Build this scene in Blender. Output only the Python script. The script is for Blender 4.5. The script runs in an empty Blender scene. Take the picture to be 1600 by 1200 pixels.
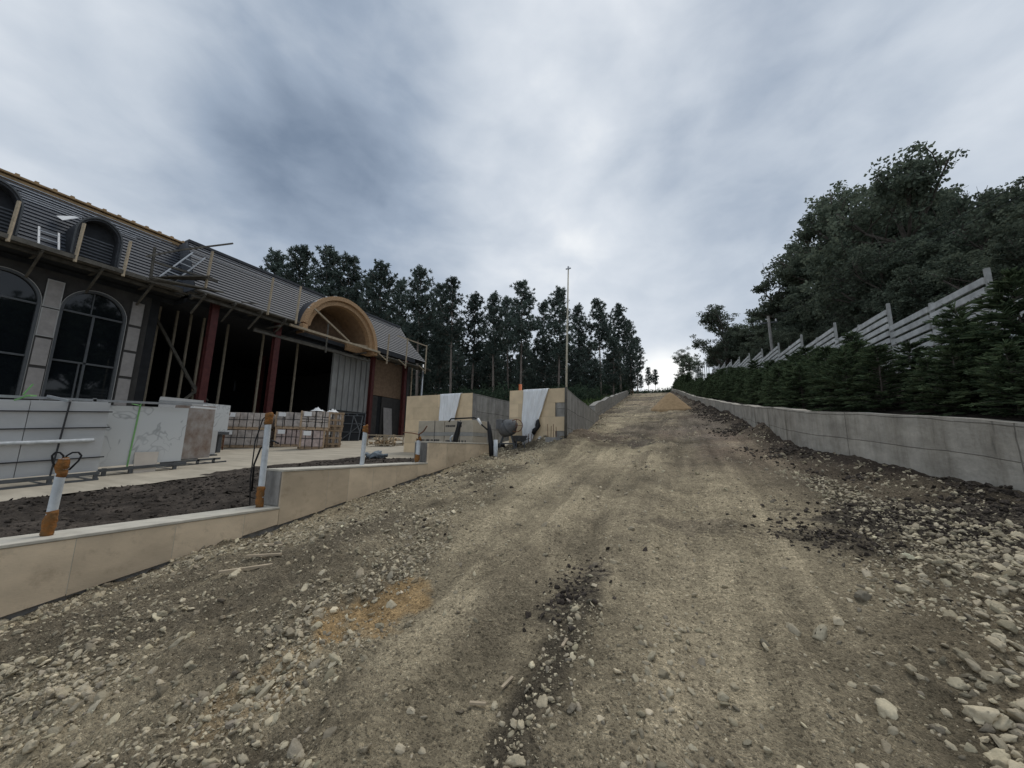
import bpy, math, random
import numpy as np
from mathutils import Vector, Matrix
R = math.radians
random.seed(7); rng = np.random.default_rng(7)
scene = bpy.context.scene
COL = scene.collection

# ------------------------------------------------------------------ camera
F = 585.0; PITCH = R(9.4); ROLL = R(1.0); YAW = R(26.2); EYE = 1.6
fw = Vector((-math.sin(YAW)*math.cos(PITCH), math.cos(YAW)*math.cos(PITCH), math.sin(PITCH)))
rt0 = Vector((math.cos(YAW), math.sin(YAW), 0)); up0 = rt0.cross(fw)
rt = rt0*math.cos(ROLL) + up0*math.sin(ROLL); up = rt.cross(fw)
cd = bpy.data.cameras.new("camera"); cam = bpy.data.objects.new("camera", cd); COL.objects.link(cam)
M = Matrix((rt, up, -fw)).transposed().to_4x4(); M.translation = Vector((0, 0, EYE)); cam.matrix_world = M
cd.sensor_fit = 'HORIZONTAL'; cd.sensor_width = 36.0; cd.lens = 36.0*F/1600.0
cd.clip_start = 0.05; cd.clip_end = 3000
scene.camera = cam

# ------------------------------------------------------------------ world, sun, exposure
SUN_EL, SUN_AZ = R(60), R(8)        # behind the cloud, up the road
W = bpy.data.worlds.new("World"); scene.world = W; W.use_nodes = True
nt = W.node_tree; nt.nodes.clear()
def N(t, kind, **kw):
    n = t.nodes.new(kind)
    for k, v in kw.items():
        if k.startswith('i_'):
            n.inputs[int(k[2:])].default_value = v
        else: setattr(n, k, v)
    return n
def math_n(t, op, a, b=None, clamp=False):
    n = t.nodes.new('ShaderNodeMath'); n.operation = op; n.use_clamp = clamp
    for i, v in enumerate((a, b)):
        if v is None: continue
        if isinstance(v, (int, float)): n.inputs[i].default_value = v
        else: t.links.new(v, n.inputs[i])
    return n.outputs[0]
def mixc(t, fac, a, b, mode='MIX'):
    n = t.nodes.new('ShaderNodeMix'); n.data_type = 'RGBA'; n.blend_type = mode
    for i, v in ((0, fac), (6, a), (7, b)):
        if isinstance(v, (int, float)): n.inputs[i].default_value = v
        elif isinstance(v, tuple): n.inputs[i].default_value = (*v, 1) if len(v) == 3 else v
        else: t.links.new(v, n.inputs[i])
    return n.outputs[2]
def ramp(t, fac, stops, interp='LINEAR'):
    n = t.nodes.new('ShaderNodeValToRGB'); n.color_ramp.interpolation = interp
    e = n.color_ramp.elements
    while len(e) < len(stops): e.new(0.5)
    for el, (p, c) in zip(e, stops):
        el.position = p; el.color = (*c, 1) if len(c) == 3 else c
    t.links.new(fac, n.inputs[0]); return n.outputs[0]
sky = N(nt, 'ShaderNodeTexSky', sky_type='NISHITA'); sky.sun_disc = False
sky.sun_elevation = SUN_EL; sky.sun_rotation = SUN_AZ
tc = N(nt, 'ShaderNodeTexCoord'); D = tc.outputs['Generated']
sx = N(nt, 'ShaderNodeSeparateXYZ'); nt.links.new(D, sx.inputs[0])
mp = N(nt, 'ShaderNodeMapping'); nt.links.new(D, mp.inputs[0])
mp.inputs['Rotation'].default_value = (0, 0, R(-30)); mp.inputs['Scale'].default_value = (1.0, 0.9, 1.7); mp.inputs['Location'].default_value = (0.35, 0.2, 0.6)
n1 = N(nt, 'ShaderNodeTexNoise'); nt.links.new(mp.outputs[0], n1.inputs['Vector'])
n1.inputs['Scale'].default_value = 2.3; n1.inputs['Detail'].default_value = 9; n1.inputs['Roughness'].default_value = 0.5; n1.inputs['Distortion'].default_value = 0.25
n2 = N(nt, 'ShaderNodeTexNoise'); nt.links.new(mp.outputs[0], n2.inputs['Vector'])
n2.inputs['Scale'].default_value = 6.0; n2.inputs['Detail'].default_value = 7; n2.inputs['Roughness'].default_value = 0.52; n2.inputs['Distortion'].default_value = 0.3
def blob(direction, power):
    v = N(nt, 'ShaderNodeVectorMath', operation='DOT_PRODUCT'); nt.links.new(D, v.inputs[0])
    v.inputs[1].default_value = Vector(direction).normalized()
    return math_n(nt, 'POWER', math_n(nt, 'MAXIMUM', v.outputs['Value'], 0.0), power)
def px_dir(x, y): return fw + rt*((x-800)/F) - up*((y-600)/F)
d = math_n(nt, 'ADD', math_n(nt, 'MULTIPLY', n1.outputs[0], 0.72), math_n(nt, 'MULTIPLY', n2.outputs[0], 0.32))
for (x, y, p, a) in [
        (470, 190, 26, -0.22), (330, 340, 40, -0.12), (610, 60, 40, -0.13), (640, 330, 60, -0.05), (820, 180, 70, 0.12), (880, 380, 70, 0.13), (820, 40, 60, 0.07),
        (1040, 590, 260, 0.55), (100, 230, 22, 0.12), (1420, 120, 14, 0.0), (1110, 440, 50, -0.05), (640, 330, 60, -0.02), (40, 20, 16, 0.03)]:
    d = math_n(nt, 'ADD', d, math_n(nt, 'MULTIPLY', blob(px_dir(x, y), p), a))
cloud = ramp(nt, d, [(0.16, (1.5, 1.95, 2.65)), (0.33, (2.65, 3.2, 4.0)), (0.5, (4.2, 4.7, 5.35)), (0.66, (5.5, 5.9, 6.4)), (0.95, (8.8, 8.8, 8.6))])
skyc = mixc(nt, 0.96, sky.outputs[0], cloud)
bg = N(nt, 'ShaderNodeBackground'); bg.inputs[1].default_value = 0.1; nt.links.new(skyc, bg.inputs[0])
wo = N(nt, 'ShaderNodeOutputWorld'); nt.links.new(bg.outputs[0], wo.inputs[0])

sd = bpy.data.lights.new("sun", 'SUN'); sd.energy = 0.95; sd.angle = R(25); sd.color = (1, 0.95, 0.87)
so = bpy.data.objects.new("sun", sd); COL.objects.link(so)
sdir = Vector((math.sin(SUN_AZ)*math.cos(SUN_EL), math.cos(SUN_AZ)*math.cos(SUN_EL), math.sin(SUN_EL)))
so.rotation_euler = sdir.to_track_quat('Z', 'Y').to_euler(); so.location = (0, 0, 60)
scene.view_settings.view_transform = 'Standard'; scene.view_settings.look = 'None'
scene.view_settings.exposure = 0.36; scene.view_settings.gamma = 1.0
scene.render.engine = 'CYCLES'
scene.cycles.max_bounces = 6; scene.cycles.diffuse_bounces = 3; scene.cycles.transparent_max_bounces = 6
scene.cycles.use_denoising = True

# ------------------------------------------------------------------ numpy noise
def _hash(ix, iy, s):
    h = (ix.astype(np.int64)*374761393 + iy.astype(np.int64)*668265263 + s*1442695041) & 0x7fffffff
    h = ((h ^ (h >> 13))*1274126177) & 0x7fffffff
    return ((h ^ (h >> 16)) & 0xffff)/65535.0
def vnoise(x, y, s=0):
    ix = np.floor(x); iy = np.floor(y); fx = x-ix; fy = y-iy
    fx = fx*fx*(3-2*fx); fy = fy*fy*(3-2*fy)
    a = _hash(ix, iy, s); b = _hash(ix+1, iy, s); c = _hash(ix, iy+1, s); d_ = _hash(ix+1, iy+1, s)
    return (a*(1-fx)+b*fx)*(1-fy) + (c*(1-fx)+d_*fx)*fy
def fbm(x, y, s=0, o=4, g=0.5):
    t = 0; a = 1; n = 0
    for k in range(o):
        t = t + a*vnoise(x*2**k+17.3*k, y*2**k+9.1*k, s+k); n += a; a *= g
    return t/n
def sstep(a, b, x):
    t = np.clip((x-a)/(b-a), 0, 1); return t*t*(3-2*t)
def spot(x, y, cx_, cy_, rx, ry, soft=0.5, s=3, wob=0.5):
    q = np.sqrt(((x-cx_)/rx)**2 + ((y-cy_)/ry)**2) + wob*1.3*(fbm(x*2.2/rx**.3, y*2.2/ry**.3, s)-0.5) + 1.5*(fbm(x*9, y*9, s+40, 5, .65)-0.5)
    return 1-sstep(1-soft*.45, 1+soft*.45, q)

# ------------------------------------------------------------------ materials
def new_mat(name):
    m = bpy.data.materials.new(name); m.use_nodes = True
    t = m.node_tree; b = t.nodes['Principled BSDF']; return m, t, b
def mat(name, c, rough=0.7, scale=6, amt=0.25, bump=0.0, bscale=30, metal=0.0, stretch=(1, 1, 1), c2=None, spec=0.3, per_obj=0.0, detail=6):
    """colour mottled by noise, optional second colour, bump, and per-object variation"""
    m, t, b = new_mat(name)
    tcn = t.nodes.new('ShaderNodeTexCoord'); mpn = t.nodes.new('ShaderNodeMapping'); t.links.new(tcn.outputs['Object'], mpn.inputs[0])
    mpn.inputs['Scale'].default_value = stretch
    no = t.nodes.new('ShaderNodeTexNoise'); t.links.new(mpn.outputs[0], no.inputs['Vector'])
    no.inputs['Scale'].default_value = scale; no.inputs['Detail'].default_value = detail; no.inputs['Roughness'].default_value = 0.6
    lo = tuple(x*(1-amt) for x in c); hi = tuple(min(1, x*(1+amt)) for x in c)
    if c2: hi = c2; lo = c
    col = ramp(t, no.outputs[0], [(0.3, lo), (0.7, hi)])
    if per_obj:
        oi = t.nodes.new('ShaderNodeObjectInfo')
        v = math_n(t, 'ADD', math_n(t, 'MULTIPLY', oi.outputs['Random'], 2*per_obj), 1-per_obj)
        hs = t.nodes.new('ShaderNodeHueSaturation'); t.links.new(v, hs.inputs['Value']); t.links.new(col, hs.inputs['Color']); col = hs.outputs[0]
    t.links.new(col, b.inputs['Base Color'])
    b.inputs['Roughness'].default_value = rough; b.inputs['Metallic'].default_value = metal
    b.inputs['Specular IOR Level'].default_value = spec
    if bump:
        nb = t.nodes.new('ShaderNodeTexNoise'); t.links.new(mpn.outputs[0], nb.inputs['Vector'])
        nb.inputs['Scale'].default_value = bscale; nb.inputs['Detail'].default_value = 5
        bu = t.nodes.new('ShaderNodeBump'); bu.inputs['Strength'].default_value = bump; bu.inputs['Distance'].default_value = 0.02
        t.links.new(nb.outputs[0], bu.inputs['Height']); t.links.new(bu.outputs[0], b.inputs['Normal'])
    return m
def vc_mat(name, rough=0.95, fine=45, amt=0.3, bump=0.5, bscale=60, spec=0.15, grit=0.0):
    """vertex colour times fine noise (soil, stones)"""
    m, t, b = new_mat(name)
    at = t.nodes.new('ShaderNodeVertexColor'); at.layer_name = 'Col'
    tcn = t.nodes.new('ShaderNodeTexCoord')
    no = t.nodes.new('ShaderNodeTexNoise'); t.links.new(tcn.outputs['Object'], no.inputs['Vector'])
    no.inputs['Scale'].default_value = fine; no.inputs['Detail'].default_value = 8; no.inputs['Roughness'].default_value = 0.7
    g = ramp(t, no.outputs[0], [(0.25, (1-amt,)*3), (0.75, (1+amt,)*3)])
    colr = mixc(t, 1.0, at.outputs[0], g, 'MULTIPLY'); gh = None
    if grit:
        hs = []
        for sc_, lo_ in ((55, .62), (130, .6)):
            vo = t.nodes.new('ShaderNodeTexVoronoi'); vo.inputs['Scale'].default_value = sc_; vo.inputs['Randomness'].default_value = 1.0
            t.links.new(tcn.outputs['Object'], vo.inputs['Vector'])
            sp_ = t.nodes.new('ShaderNodeSeparateColor'); t.links.new(vo.outputs['Color'], sp_.inputs[0])
            pick = math_n(t, 'GREATER_THAN', sp_.outputs[0], 0.62)                # only some cells are pebbles
            hgt_ = math_n(t, 'MULTIPLY', math_n(t, 'SUBTRACT', 0.55, vo.outputs['Distance'], True), pick)
            ton = math_n(t, 'ADD', 1.0, math_n(t, 'MULTIPLY', math_n(t, 'SUBTRACT', sp_.outputs[1], 0.42), math_n(t, 'MULTIPLY', pick, grit)))
            cc = t.nodes.new('ShaderNodeCombineColor')
            for k_ in range(3): t.links.new(ton, cc.inputs[k_])
            colr = mixc(t, 1.0, colr, cc.outputs[0], 'MULTIPLY'); hs.append(hgt_)
        gh = math_n(t, 'ADD', math_n(t, 'MULTIPLY', hs[0], 1.3), math_n(t, 'MULTIPLY', hs[1], 0.7))
    t.links.new(colr, b.inputs['Base Color'])
    b.inputs['Roughness'].default_value = rough; b.inputs['Specular IOR Level'].default_value = spec
    nb = t.nodes.new('ShaderNodeTexNoise'); t.links.new(tcn.outputs['Object'], nb.inputs['Vector'])
    nb.inputs['Scale'].default_value = bscale; nb.inputs['Detail'].default_value = 6; nb.inputs['Roughness'].default_value = 0.65
    bu = t.nodes.new('ShaderNodeBump'); bu.inputs['Strength'].default_value = bump; bu.inputs['Distance'].default_value = 0.03
    t.links.new(nb.outputs[0] if gh is None else math_n(t, 'ADD', nb.outputs[0], gh), bu.inputs['Height']); t.links.new(bu.outputs[0], b.inputs['Normal'])
    return m
def leaf_mat(name, c, c2, trans=0.2, per_obj=0.2):
    m, t, b = new_mat(name)
    oi = t.nodes.new('ShaderNodeObjectInfo'); geo = t.nodes.new('ShaderNodeNewGeometry')
    tcn = t.nodes.new('ShaderNodeTexCoord')
    no = t.nodes.new('ShaderNodeTexNoise'); t.links.new(tcn.outputs['Object'], no.inputs['Vector']); no.inputs['Scale'].default_value = 0.9; no.inputs['Detail'].default_value = 3
    f = math_n(t, 'ADD', math_n(t, 'MULTIPLY', geo.outputs['Random Per Island'], 0.55), math_n(t, 'MULTIPLY', no.outputs[0], 0.45))
    col = ramp(t, f, [(0.2, c), (0.8, c2)])
    hs = t.nodes.new('ShaderNodeHueSaturation'); t.links.new(col, hs.inputs['Color'])
    t.links.new(math_n(t, 'ADD', math_n(t, 'MULTIPLY', oi.outputs['Random'], 2*per_obj), 1-per_obj), hs.inputs['Value'])
    di = t.nodes.new('ShaderNodeBsdfDiffuse'); tr = t.nodes.new('ShaderNodeBsdfTranslucent'); mx = t.nodes.new('ShaderNodeMixShader')
    mx.inputs[0].default_value = trans
    t.links.new(hs.outputs[0], di.inputs[0]); t.links.new(hs.outputs[0], tr.inputs[0])
    t.links.new(di.outputs[0], mx.inputs[1]); t.links.new(tr.outputs[0], mx.inputs[2])
    t.nodes.remove(b); t.links.new(mx.outputs[0], t.nodes['Material Output'].inputs[0])
    return m
def form_concrete(name, c, streak, pw=1.25, ph=0.42, dark=0.4):
    """board-formed concrete: seams from UV in metres (along, below top), vertical run-off streaks"""
    m, t, b = new_mat(name)
    uv = t.nodes.new('ShaderNodeUVMap'); uv.uv_map = 'uv'
    wn = t.nodes.new('ShaderNodeTexNoise'); wn.inputs['Scale'].default_value = 1.7; wn.inputs['Detail'].default_value = 4; t.links.new(uv.outputs[0], wn.inputs['Vector'])
    wv = t.nodes.new('ShaderNodeVectorMath'); wv.operation = 'MULTIPLY_ADD'; wv.inputs[1].default_value = (.07, .07, 0); t.links.new(wn.outputs['Color'], wv.inputs[0]); t.links.new(uv.outputs[0], wv.inputs[2])
    br = t.nodes.new('ShaderNodeTexBrick'); t.links.new(wv.outputs[0], br.inputs['Vector'])
    br.offset = 0.0; br.inputs['Scale'].default_value = 1.0; br.inputs['Mortar Size'].default_value = 0.011; br.inputs['Mortar Smooth'].default_value = 0.6
    br.inputs['Brick Width'].default_value = pw; br.inputs['Row Height'].default_value = ph
    br.inputs['Color1'].default_value = (1, 1, 1, 1); br.inputs['Color2'].default_value = (0.9, 0.9, 0.9, 1); br.inputs['Mortar'].default_value = (dark, dark, dark, 1)
    mpn = t.nodes.new('ShaderNodeMapping'); mpn.inputs['Scale'].default_value = (1, 0.09, 1); t.links.new(uv.outputs[0], mpn.inputs[0])
    s1 = t.nodes.new('ShaderNodeTexNoise'); t.links.new(mpn.outputs[0], s1.inputs['Vector']); s1.inputs['Scale'].default_value = 3.2; s1.inputs['Detail'].default_value = 8; s1.inputs['Roughness'].default_value = 0.7
    st = ramp(t, s1.outputs[0], [(0.32, (streak,)*3), (0.40, (.75, .74, .72)), (0.56, (1, 1, 1))])
    s2 = t.nodes.new('ShaderNodeTexNoise'); t.links.new(uv.outputs[0], s2.inputs['Vector']); s2.inputs['Scale'].default_value = 2.3; s2.inputs['Detail'].default_value = 9; s2.inputs['Roughness'].default_value = 0.7
    bl = ramp(t, s2.outputs[0], [(0.3, tuple(x*0.6 for x in c)), (0.7, tuple(x*1.15 for x in c))])
    col = mixc(t, 1.0, mixc(t, 1.0, bl, br.outputs[0], 'MULTIPLY'), st, 'MULTIPLY')
    t.links.new(col, b.inputs['Base Color']); b.inputs['Roughness'].default_value = 0.9; b.inputs['Specular IOR Level'].default_value = 0.2
    s3 = t.nodes.new('ShaderNodeTexNoise'); t.links.new(uv.outputs[0], s3.inputs['Vector']); s3.inputs['Scale'].default_value = 22; s3.inputs['Detail'].default_value = 8
    hgt = math_n(t, 'ADD', math_n(t, 'MULTIPLY', br.outputs['Fac'], -0.6), math_n(t, 'MULTIPLY', s3.outputs[0], 0.8))
    bu = t.nodes.new('ShaderNodeBump'); bu.inputs['Strength'].default_value = 0.5; bu.inputs['Distance'].default_value = 0.02
    t.links.new(hgt, bu.inputs['Height']); t.links.new(bu.outputs[0], b.inputs['Normal'])
    return m

m_dirt = vc_mat('dirt', amt=.42, bump=1.0, bscale=55, grit=0.9); m_stone = vc_mat('rubble_stone', fine=30, amt=0.25, bump=0.35, bscale=40)
m_soil = vc_mat('soil', fine=25, amt=0.5, bump=1.0, bscale=28)
m_paving = mat('paving_concrete', (0.40, 0.355, 0.28), 0.9, 1.6, 0.22, 0.25, 30, stretch=(0.5, 2.2, 1), detail=9)
m_trav = mat('travertine', (0.60, 0.485, 0.345), 0.55, 1.6, 0.2, 0.08, 40, stretch=(1, 1, 1.8), per_obj=0.14, detail=9)
m_coping = mat('coping_plaster', (0.52, 0.485, 0.41), 0.85, 7, 0.15, 0.2, 40)
m_rawcon = mat('raw_concrete', (0.24, 0.23, 0.215), 0.95, 5, 0.4, 0.8, 18, stretch=(1, 1, 0.5))
m_wallR = form_concrete('formwork_concrete', (0.56, 0.52, 0.45), 0.28, pw=2.4, ph=0.46, dark=0.5)
m_wallL = form_concrete('grey_formwork_concrete', (0.37, 0.355, 0.325), 0.5, pw=1.3, ph=0.55)
_t = m_trav.node_tree; _b = _t.nodes['Principled BSDF']; _src = _b.inputs['Base Color'].links[0].from_socket
_tc = _t.nodes.new('ShaderNodeTexCoord'); _ns = _t.nodes.new('ShaderNodeTexNoise'); _t.links.new(_tc.outputs['Object'], _ns.inputs['Vector']); _ns.inputs['Scale'].default_value = 7.0; _ns.inputs['Detail'].default_value = 8; _ns.inputs['Roughness'].default_value = 0.72
_t.links.new(mixc(_t, ramp(_t, _ns.outputs[0], [(0.54, (0, 0, 0)), (0.74, (.55, .55, .55))]), _src, (0.30, 0.225, 0.15)), _b.inputs['Base Color'])
m_gate = mat('limestone_tiles', (0.70, 0.55, 0.36), 0.6, 3, 0.12, 0.05, 30, per_obj=0.13)
m_tarp = mat('white_tarpaulin', (0.80, 0.81, 0.81), 0.5, 2.5, 0.12, 0.15, 6, stretch=(3, 3, 0.6))
m_red = mat('red_oxide_steel', (0.075, 0.020, 0.018), 0.55, 6, 0.3, 0.05)
m_slate = mat('slate_courses', (0.105, 0.112, 0.125), 0.5, 3.5, 0.35, 0.25, 30, stretch=(1, 1.5, 9), detail=8, spec=0.35)
m_slate_d = mat('dark_slate', (0.05, 0.053, 0.06), 0.6, 5, 0.35, 0.2, 30)
m_under = mat('dark_membrane', (0.028, 0.03, 0.034), 0.7, 5, 0.3)
m_lightbatten = mat('zinc_batten', (0.5, 0.51, 0.53), 0.5, 6, 0.15)
m_osb = mat('osb_timber', (0.42, 0.265, 0.145), 0.75, 16, 0.35, 0.25, 40)
m_osb_d = mat('weathered_plywood', (0.21, 0.14, 0.09), 0.8, 6, 0.25, 0.1)
m_lining = mat('plywood_lining', (0.30, 0.19, 0.11), 0.8, 5, 0.2, 0.1)
m_timber = mat('pale_timber', (0.38, 0.31, 0.22), 0.8, 7, 0.25, 0.15, 40, stretch=(1, 1, 1), per_obj=0.15)
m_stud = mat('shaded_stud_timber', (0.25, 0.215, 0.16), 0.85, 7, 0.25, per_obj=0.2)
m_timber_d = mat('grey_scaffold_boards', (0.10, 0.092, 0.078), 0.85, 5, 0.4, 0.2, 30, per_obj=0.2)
m_trim = mat('ridge_timber', (0.36, 0.24, 0.125), 0.75, 4, 0.25, 0.1)
m_dark = mat('dark_interior', (0.02, 0.021, 0.023), 0.95, 3, 0.3)  # near-black base colour carries the shade of the enclosed rooms
m_render = mat('grey_render', (0.055, 0.052, 0.049), 0.9, 4, 0.2, 0.2, 30)  # base colour lowered to put the under-eave shade into the wall
m_pilaster = mat('pilaster_panel', (0.30, 0.28, 0.265), 0.75, 5, 0.15, 0.1)
m_bead = mat('pale_bead', (0.36, 0.355, 0.34), 0.6, 6, 0.1)
m_frame = mat('anthracite_frame', (0.085, 0.09, 0.095), 0.45, 6, 0.15)
m_corr = mat('galvanised_sheet', (0.33, 0.325, 0.31), 0.55, 3, 0.2, 0.05, metal=0.25, stretch=(1, 1, 0.3))
m_marble = mat('grey_slab_stone', (0.50, 0.50, 0.49), 0.5, 2.5, 0.07, 0.03, stretch=(1, 1, 2), per_obj=0.05)
m_steel = mat('painted_steel', (0.09, 0.095, 0.10), 0.5, 6, 0.25)
m_galv = mat('galvanised_tube', (0.42, 0.43, 0.44), 0.4, 8, 0.15, metal=0.6)
m_pole = mat('aged_pole_paint', (0.50, 0.46, 0.36), 0.6, 8, 0.2)
m_alu = mat('aluminium', (0.40, 0.41, 0.42), 0.35, 8, 0.1, metal=0.7)
m_green = mat('green_strap', (0.20, 0.42, 0.15), 0.6, 6, 0.15)
m_wrap = mat('shrink_wrapped_stone', (0.40, 0.35, 0.31), 0.35, 5, 0.45, 0.5, 9, per_obj=0.15, spec=0.5)
m_wrap_pink = mat('pink_wrapped_stone', (0.42, 0.33, 0.30), 0.4, 5, 0.4, 0.5, 9, per_obj=0.1, spec=0.5)
m_wood = mat('crate_timber', (0.36, 0.26, 0.17), 0.85, 8, 0.3, 0.2, 30, per_obj=0.2)
m_strap = mat('dark_strap', (0.04, 0.04, 0.042), 0.6, 6, 0.2)
m_paper = mat('white_paper', (0.75, 0.75, 0.74), 0.6, 6, 0.06)
m_pvc = mat('white_pvc', (0.42, 0.45, 0.47), 0.45, 11, 0.3, 0.05, c2=(0.66, 0.69, 0.71))
m_foam = mat('orange_foam', (0.33, 0.125, 0.025), 0.85, 15, 0.5, 1.0, 35, c2=(0.13, 0.085, 0.04))
m_black = mat('black_rubber', (0.012, 0.012, 0.013), 0.5, 8, 0.3)
m_rust = mat('rusty_steel', (0.15, 0.07, 0.04), 0.85, 14, 0.4, 0.3)
m_sand = mat('orange_sand', (0.34, 0.235, 0.13), 0.95, 5, 0.2, 0.6, 30)
m_carton = mat('carton', (0.46, 0.40, 0.31), 0.85, 4, 0.15)
m_carton2 = mat('grey_film', (0.33, 0.32, 0.29), 0.55, 4, 0.15)
m_mixer = mat('mixer_paint', (0.13, 0.13, 0.13), 0.6, 9, 0.35, 0.2)
m_orange = mat('orange_pvc', (0.62, 0.16, 0.05), 0.5, 6, 0.1)
m_slat = mat('pale_concrete_slat', (0.62, 0.62, 0.60), 0.8, 3, 0.28, 0.1, 30, per_obj=0.08)
m_conpost = mat('pale_concrete_post', (0.42, 0.42, 0.40), 0.85, 6, 0.2, 0.1)
m_bark = mat('pine_bark', (0.20, 0.165, 0.14), 0.95, 4, 0.35, 0.6, 12, stretch=(1, 1, 0.3))
m_bark2 = mat('grey_bark', (0.11, 0.095, 0.08), 0.95, 5, 0.35, 0.5, 12)
m_pine = leaf_mat('pine_needles', (0.058, 0.08, 0.070), (0.155, 0.19, 0.16), 0.25)  # needle colour lightened and greyed to stand in for haze
m_leaf = leaf_mat('broad_leaves', (0.072, 0.093, 0.072), (0.19, 0.22, 0.16), 0.33)  # leaf colour raised above its true tone in place of haze
m_cedar = leaf_mat('cedar_fronds', (0.045, 0.07, 0.042), (0.135, 0.175, 0.095), 0.22)
m_bush = leaf_mat('shrub_leaves', (0.03, 0.048, 0.034), (0.08, 0.11, 0.07), 0.22)
m_grass = leaf_mat('grass_blades', (0.03, 0.05, 0.018), (0.08, 0.11, 0.045), 0.25)
m_bluegrey = mat('blue_grey_rubble_sack', (0.22, 0.25, 0.27), 0.8, 5, 0.2, 0.3, 15)
m_glass, _t, _b = new_mat('dark_window_glass')
_b.inputs['Base Color'].default_value = (0.006, 0.008, 0.010, 1); _b.inputs['Roughness'].default_value = 0.03; _b.inputs['Specular IOR Level'].default_value = 0.5; _b.inputs['IOR'].default_value = 1.5
_n = _t.nodes.new('ShaderNodeTexNoise'); _n.inputs['Scale'].default_value = 0.7
_u = _t.nodes.new('ShaderNodeBump'); _u.inputs['Strength'].default_value = 0.04; _t.links.new(_n.outputs[0], _u.inputs['Height']); _t.links.new(_u.outputs[0], _b.inputs['Normal'])
def veined(name, c, vein, scale, thr):
    m, t, b = new_mat(name); tcn = t.nodes.new('ShaderNodeTexCoord')
    w = t.nodes.new('ShaderNodeTexNoise'); w.inputs['Scale'].default_value = scale; w.inputs['Detail'].default_value = 3; w.inputs['Distortion'].default_value = 0.5; w.inputs['Roughness'].default_value = 0.62
    t.links.new(tcn.outputs['Object'], w.inputs['Vector'])
    f = math_n(t, 'ABSOLUTE', math_n(t, 'SUBTRACT', w.outputs[0], 0.5))
    g = t.nodes.new('ShaderNodeTexNoise'); g.inputs['Scale'].default_value = 1.3; t.links.new(tcn.outputs['Object'], g.inputs['Vector'])
    f = math_n(t, 'ADD', f, math_n(t, 'MULTIPLY', math_n(t, 'SUBTRACT', g.outputs[0], 0.42, True), 0.10))
    t.links.new(ramp(t, f, [(0.0, vein), (thr, c)]), b.inputs['Base Color']); b.inputs['Roughness'].default_value = 0.4
    return m
m_marble_w = veined('white_veined_marble', (0.60, 0.61, 0.60), (0.36, 0.37, 0.37), 1.3, 0.02)
m_marble_b = mat('brown_veined_marble', (0.21, 0.14, 0.10), 0.45, 3.2, 0.3, 0.02, stretch=(1, 1.6, 1.1), c2=(0.44, 0.41, 0.385), detail=9)

# ------------------------------------------------------------------ mesh builder
class MB:
    def __init__(s): s.v = []; s.f = []; s.uv = None
    def add(s, vs, fs):
        o = len(s.v); s.v.extend([tuple(p) for p in vs]); s.f.extend([tuple(i+o for i in q) for q in fs]); return s
    def box(s, c, d, rz=0.0, ry=0.0, rx=0.0):
        mt = Matrix.Rotation(rz, 3, 'Z') @ Matrix.Rotation(ry, 3, 'Y') @ Matrix.Rotation(rx, 3, 'X')
        vs = [Vector(c) + mt @ Vector((x*d[0]/2, y*d[1]/2, z*d[2]/2)) for z in (-1, 1) for y in (-1, 1) for x in (-1, 1)]
        return s.add(vs, [(0, 2, 3, 1), (4, 5, 7, 6), (0, 1, 5, 4), (2, 6, 7, 3), (0, 4, 6, 2), (1, 3, 7, 5)])
    def mm(s, a, b):
        return s.box([(a[i]+b[i])/2 for i in range(3)], [abs(b[i]-a[i]) for i in range(3)])
    def bar(s, a, b, w, h=None, roll=0.0):
        a = Vector(a); b = Vector(b); dr = (b-a).normalized(); h = h or w
        u = dr.cross(Vector((0, 0, 1)));
        if u.length < 1e-3: u = Vector((1, 0, 0))
        u.normalize(); n = u.cross(dr).normalized()
        if roll: q = Matrix.Rotation(roll, 3, dr); u = q @ u; n = q @ n
        vs = []
        for p in (a, b):
            for (i, j) in ((-1, -1), (1, -1), (1, 1), (-1, 1)): vs.append(p + u*(i*w/2) + n*(j*h/2))
        return s.add(vs, [(0, 3, 2, 1), (4, 5, 6, 7), (0, 1, 5, 4), (1, 2, 6, 5), (2, 3, 7, 6), (3, 0, 4, 7)])
    def tube(s, pts, r, n=8, cap=True):
        pts = [Vector(p) for p in pts]; rs = r if isinstance(r, (list, tuple)) else [r]*len(pts)
        o = len(s.v); u = None
        for i, p in enumerate(pts):
            dr = (pts[min(i+1, len(pts)-1)] - pts[max(i-1, 0)]).normalized()
            if u is None: u = dr.orthogonal().normalized()
            else: u = (u - dr*u.dot(dr)).normalized()
            w = dr.cross(u)
            for k in range(n):
                a = 2*math.pi*k/n; s.v.append(tuple(p + (u*math.cos(a) + w*math.sin(a))*rs[i]))
        for i in range(len(pts)-1):
            for k in range(n):
                s.f.append((o+i*n+k, o+i*n+(k+1) % n, o+(i+1)*n+(k+1) % n, o+(i+1)*n+k))
        if cap:
            s.f.append(tuple(o+k for k in reversed(range(n)))); s.f.append(tuple(o+(len(pts)-1)*n+k for k in range(n)))
        return s
    def prism(s, poly, axis, a, b):
        """extrude a polygon given in the two other axes along axis from a to b"""
        def P(p, t):
            q = list(p); q.insert(axis, t); return tuple(q)
        n = len(poly); vs = [P(p, a) for p in poly] + [P(p, b) for p in poly]
        fs = [tuple(range(n)), tuple(reversed(range(n, 2*n)))] + [(i, n+i, n+(i+1) % n, (i+1) % n) for i in range(n)]
        return s.add(vs, fs)
    def build(s, name, m, parent=None, smooth=False, base=None, recalc=True, bevel=0.0, cols=None):
        o = mesh_obj(name, s.v, s.f, m, parent, smooth, base, cols, recalc)
        if bevel:
            b = o.modifiers.new('bevel', 'BEVEL'); b.width = bevel; b.segments = 2; b.limit_method = 'ANGLE'
        return o
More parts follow.
